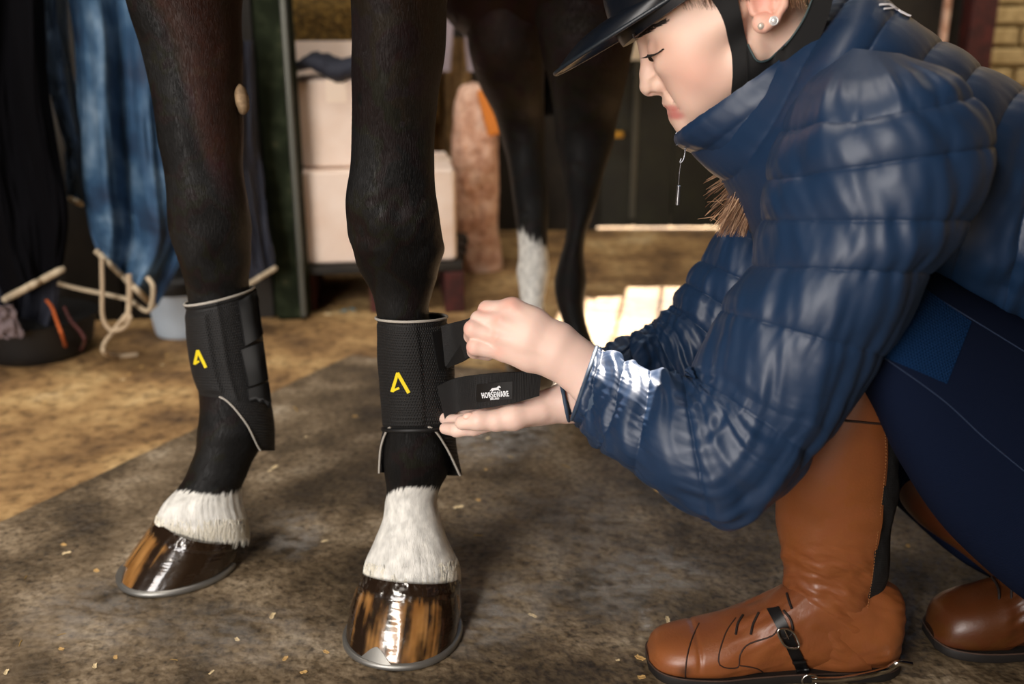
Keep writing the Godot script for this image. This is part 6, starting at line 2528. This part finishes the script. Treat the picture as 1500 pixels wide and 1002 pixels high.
	var fshoe := [
		[1352, 0.008, 0.020, 0.014, 0.0], [1360, 0.0, 0.042, 0.028, 0.0], [1374, 0.0, 0.052, 0.037, 0.0], [1400, 0.0, 0.060, 0.043, 0.0], [1430, 0.0, 0.068, 0.044, 0.0], [1460, 0.0, 0.085, 0.042, 0.0], [1490, 0.0, 0.102, 0.038, 0.0], [1530, 0.0, 0.11, 0.035, 0.0], [1580, 0.0, 0.10, 0.034, 0.0], [1604, 0.006, 0.085, 0.02, 0.0]]
	var fsk := shoe_keys(fshoe, 0.008, 1.022)
	var fw := func(s, th, u, p):
		var o: float = 0.0012 * nz.get_noise_3d(p.x * 150, p.y * 150, p.z * 150)
		o -= 0.003 * exp(-pow((u - 4.6) * 3.0, 2)) * smoothstep(0.0, 0.5, sin(th))
		o += 0.004 * smoothstep(3.8, 5.0, u) * nz.get_noise_2d(th * 50.0, s * 420.0)
		return o
	loft(far, fsk, 160, 90, {"disp": fw, "cap0": true, "cap1": true, "pw": 2.5, "girth": 0.25, "col": func(s, th, u, p): return leather(p, -0.3) * 0.4})  # shoe leather darkened by the same painted shade
	var fb := part("riding_boot", far, M["boot leather"], groom, "brown riding boot on the far leg, its leather coloured darker to stand for shadow")
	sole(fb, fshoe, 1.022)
	var fl := MB.new()
	for e in [[1436, 0.078], [1452, 0.086], [1468, 0.094]]:
		var c := G(e[0], 930, 0.0)
		var q := P(e[0], 940, 1.022)
		tube(fl, smooth_line([Vector3(q.x, e[1] * 0.8, -0.994), Vector3(q.x + 0.006, e[1] + 0.004, -1.012), Vector3(q.x + 0.012, e[1] + 0.003, -1.042)], 8), 0.0016, 0.0016, 6)
	part("lace", fl, M["lace"], fb)


func shoe_keys(sec: Array, sole_h: float, d: float) -> Array:
	# upright sections along a shoe: pixel column, bottom, top, half width, side shift
	var out := []
	for q in sec:
		var g := P(q[0], 985, d)
		var y0: float = sole_h + q[1]
		var y1: float = sole_h + q[2]
		out.append([Vector3(g.x, (y0 + y1) * 0.5, -d + q[4]), Vector3(0, 0, -q[3]), Vector3(0, (y1 - y0) * 0.5, 0)])
	return out


func sole(parent: Node, sec: Array, d: float) -> void:
	var sm := MB.new()
	var wm := MB.new()
	var out := []
	for q in sec: out.append(Vector3(P(q[0], 985, d).x, 0, -d + q[4] + q[3] * 0.98 + 0.003))
	for k in range(sec.size() - 1, -1, -1): out.append(Vector3(P(sec[k][0], 985, d).x, 0, -d + sec[k][4] - sec[k][3] * 0.98 - 0.003))
	out.append(out[0])
	var ring := smooth_line(out, 140)
	var p := PackedVector3Array()
	for y in [0.0, 0.002, 0.009, 0.011]:
		for q: Vector3 in ring:
			var c := Vector3(lerpf(out[0].x, out[sec.size() - 1].x, 0.5), 0, -d)
			p.append(q + Vector3(0, y + 0.0005 + 0.0075, 0) + (q - c).normalized() * (-0.0015 if y == 0.0 or y > 0.01 else 0.0))
	var cols := ring.size()
	sm.grid(p, 4, cols, true, PackedVector2Array(), PackedColorArray())
	sm.fan(p.slice(0, cols), Vector3.DOWN)
	sm.fan(p.slice(3 * cols), Vector3.UP)
	part("sole", sm, M["boot sole"], parent)
	var wl := []
	for q: Vector3 in ring: wl.append(q + Vector3(0, 0.0125 + 0.0075, 0))
	tube(wm, wl, 0.0011, 0.0011, 6)
	part("welt", wm, M["welt"], parent)


func spur(nb: Node, near: MB) -> void:
	var sm := MB.new()
	# strap over the instep
	var le := smooth_line([V(1124, 893), V(1136, 916), V(1152, 950), V(1166, 980), V(1178, 1004)], 30)
	var re := smooth_line([V(1142, 890), V(1154, 916), V(1170, 950), V(1184, 978), V(1196, 1002)], 30)
	var p := PackedVector3Array()
	for i in 31:
		for j in 5:
			var q: Vector2 = le[i].lerp(re[i], j / 4.0)
			p.append(on(near, q.x, q.y, 0.0028, 0.95))
	for pass_i in 4:
		var o := p.duplicate()
		for i in range(1, 30):
			for j in 5: o[i * 5 + j] = (p[i * 5 + j] + p[(i - 1) * 5 + j] + p[(i + 1) * 5 + j]) / 3.0
		p = o
	sheet(sm, p, 31, 5, Vector3.BACK, 0.0026)
	for i in [19, 22]:
		var pts := []
		for j in 5: pts.append(p[i * 5 + j] + Vector3(0, 0, 0.0014))
		tube(sm, pts, 0.0024, 0.0024, 6)
	part("spur_strap", sm, M["spur leather"], nb, "black leather spur strap")
	var bm := MB.new()
	var mid: Vector3 = p[11 * 5 + 2]
	var ax: Vector3 = (p[14 * 5 + 2] - p[8 * 5 + 2]).normalized()
	var sx: Vector3 = (p[11 * 5 + 4] - p[11 * 5 + 0]).normalized()
	var nn := sx.cross(ax).normalized()
	if nn.z < 0: nn = -nn
	var pts := []
	for k in 33:
		var t := TAU * k / 32.0
		var cx := signf(cos(t)) * pow(absf(cos(t)), 0.7)
		var sy := signf(sin(t)) * pow(absf(sin(t)), 0.7)
		pts.append(mid + ax * (cx * 0.0125) + sx * (sy * 0.0095) + nn * 0.004)
	tube(bm, pts, 0.0013, 0.0013, 8)
	tube(bm, [mid - ax * 0.0125 + nn * 0.0045, mid - ax * 0.005 + nn * 0.004, mid + ax * 0.001 + nn * 0.003], 0.0009, 0.0007, 6)
	part("buckle", bm, M["bright steel"], nb, "oval steel buckle")
	# steel spur: a yoke round the heel and a short neck
	var km := MB.new()
	var z := 0.925
	var yoke := smooth_line([P(1188, 996, z), P(1225, 996, z), P(1260, 991, z), P(1290, 984, z + 0.005), P(1306, 978, z + 0.02), P(1312, 972, z + 0.045)], 40)
	tube(km, yoke, 0.0036, 0.0036, 10)
	var yoke2 := smooth_line([P(1312, 972, z + 0.045), P(1304, 966, z + 0.075), P(1280, 968, z + 0.09), P(1200, 980, z + 0.095)], 24)
	tube(km, yoke2, 0.0036, 0.0034, 8)
	tube(km, smooth_line([P(1300, 981, z + 0.012), P(1310, 974, z + 0.015), P(1318, 971, z + 0.015), P(1335, 974, z + 0.015)], 14), 0.0036, 0.0040, 10)
	var ring := []
	for k in 17: ring.append(P(1186, 996, z) + Vector3(cos(TAU * k / 16) * 0.0085, sin(TAU * k / 16) * 0.0075, 0.001))
	tube(km, ring, 0.0013, 0.0013, 6)
	part("spur", km, M["bright steel"], nb, "polished steel spur")


func _ready() -> void:
	rng.seed = 7
	nz.noise_type = FastNoiseLite.TYPE_SIMPLEX_SMOOTH
	nz.seed = 3
	nz.frequency = 0.04
	nz.fractal_octaves = 2
	nz2.noise_type = FastNoiseLite.TYPE_SIMPLEX_SMOOTH
	nz2.seed = 8
	nz2.frequency = 0.04
	nz2.fractal_octaves = 3
	nz3.noise_type = FastNoiseLite.TYPE_SIMPLEX_SMOOTH
	nz3.seed = 15
	nz3.frequency = 0.04
	nz3.fractal_type = FastNoiseLite.FRACTAL_NONE
	setup()
	make_materials()
	room()
	mat_slab()
	dust()
	rugs()
	horse()
	horse_boots()
	person()
	litter()
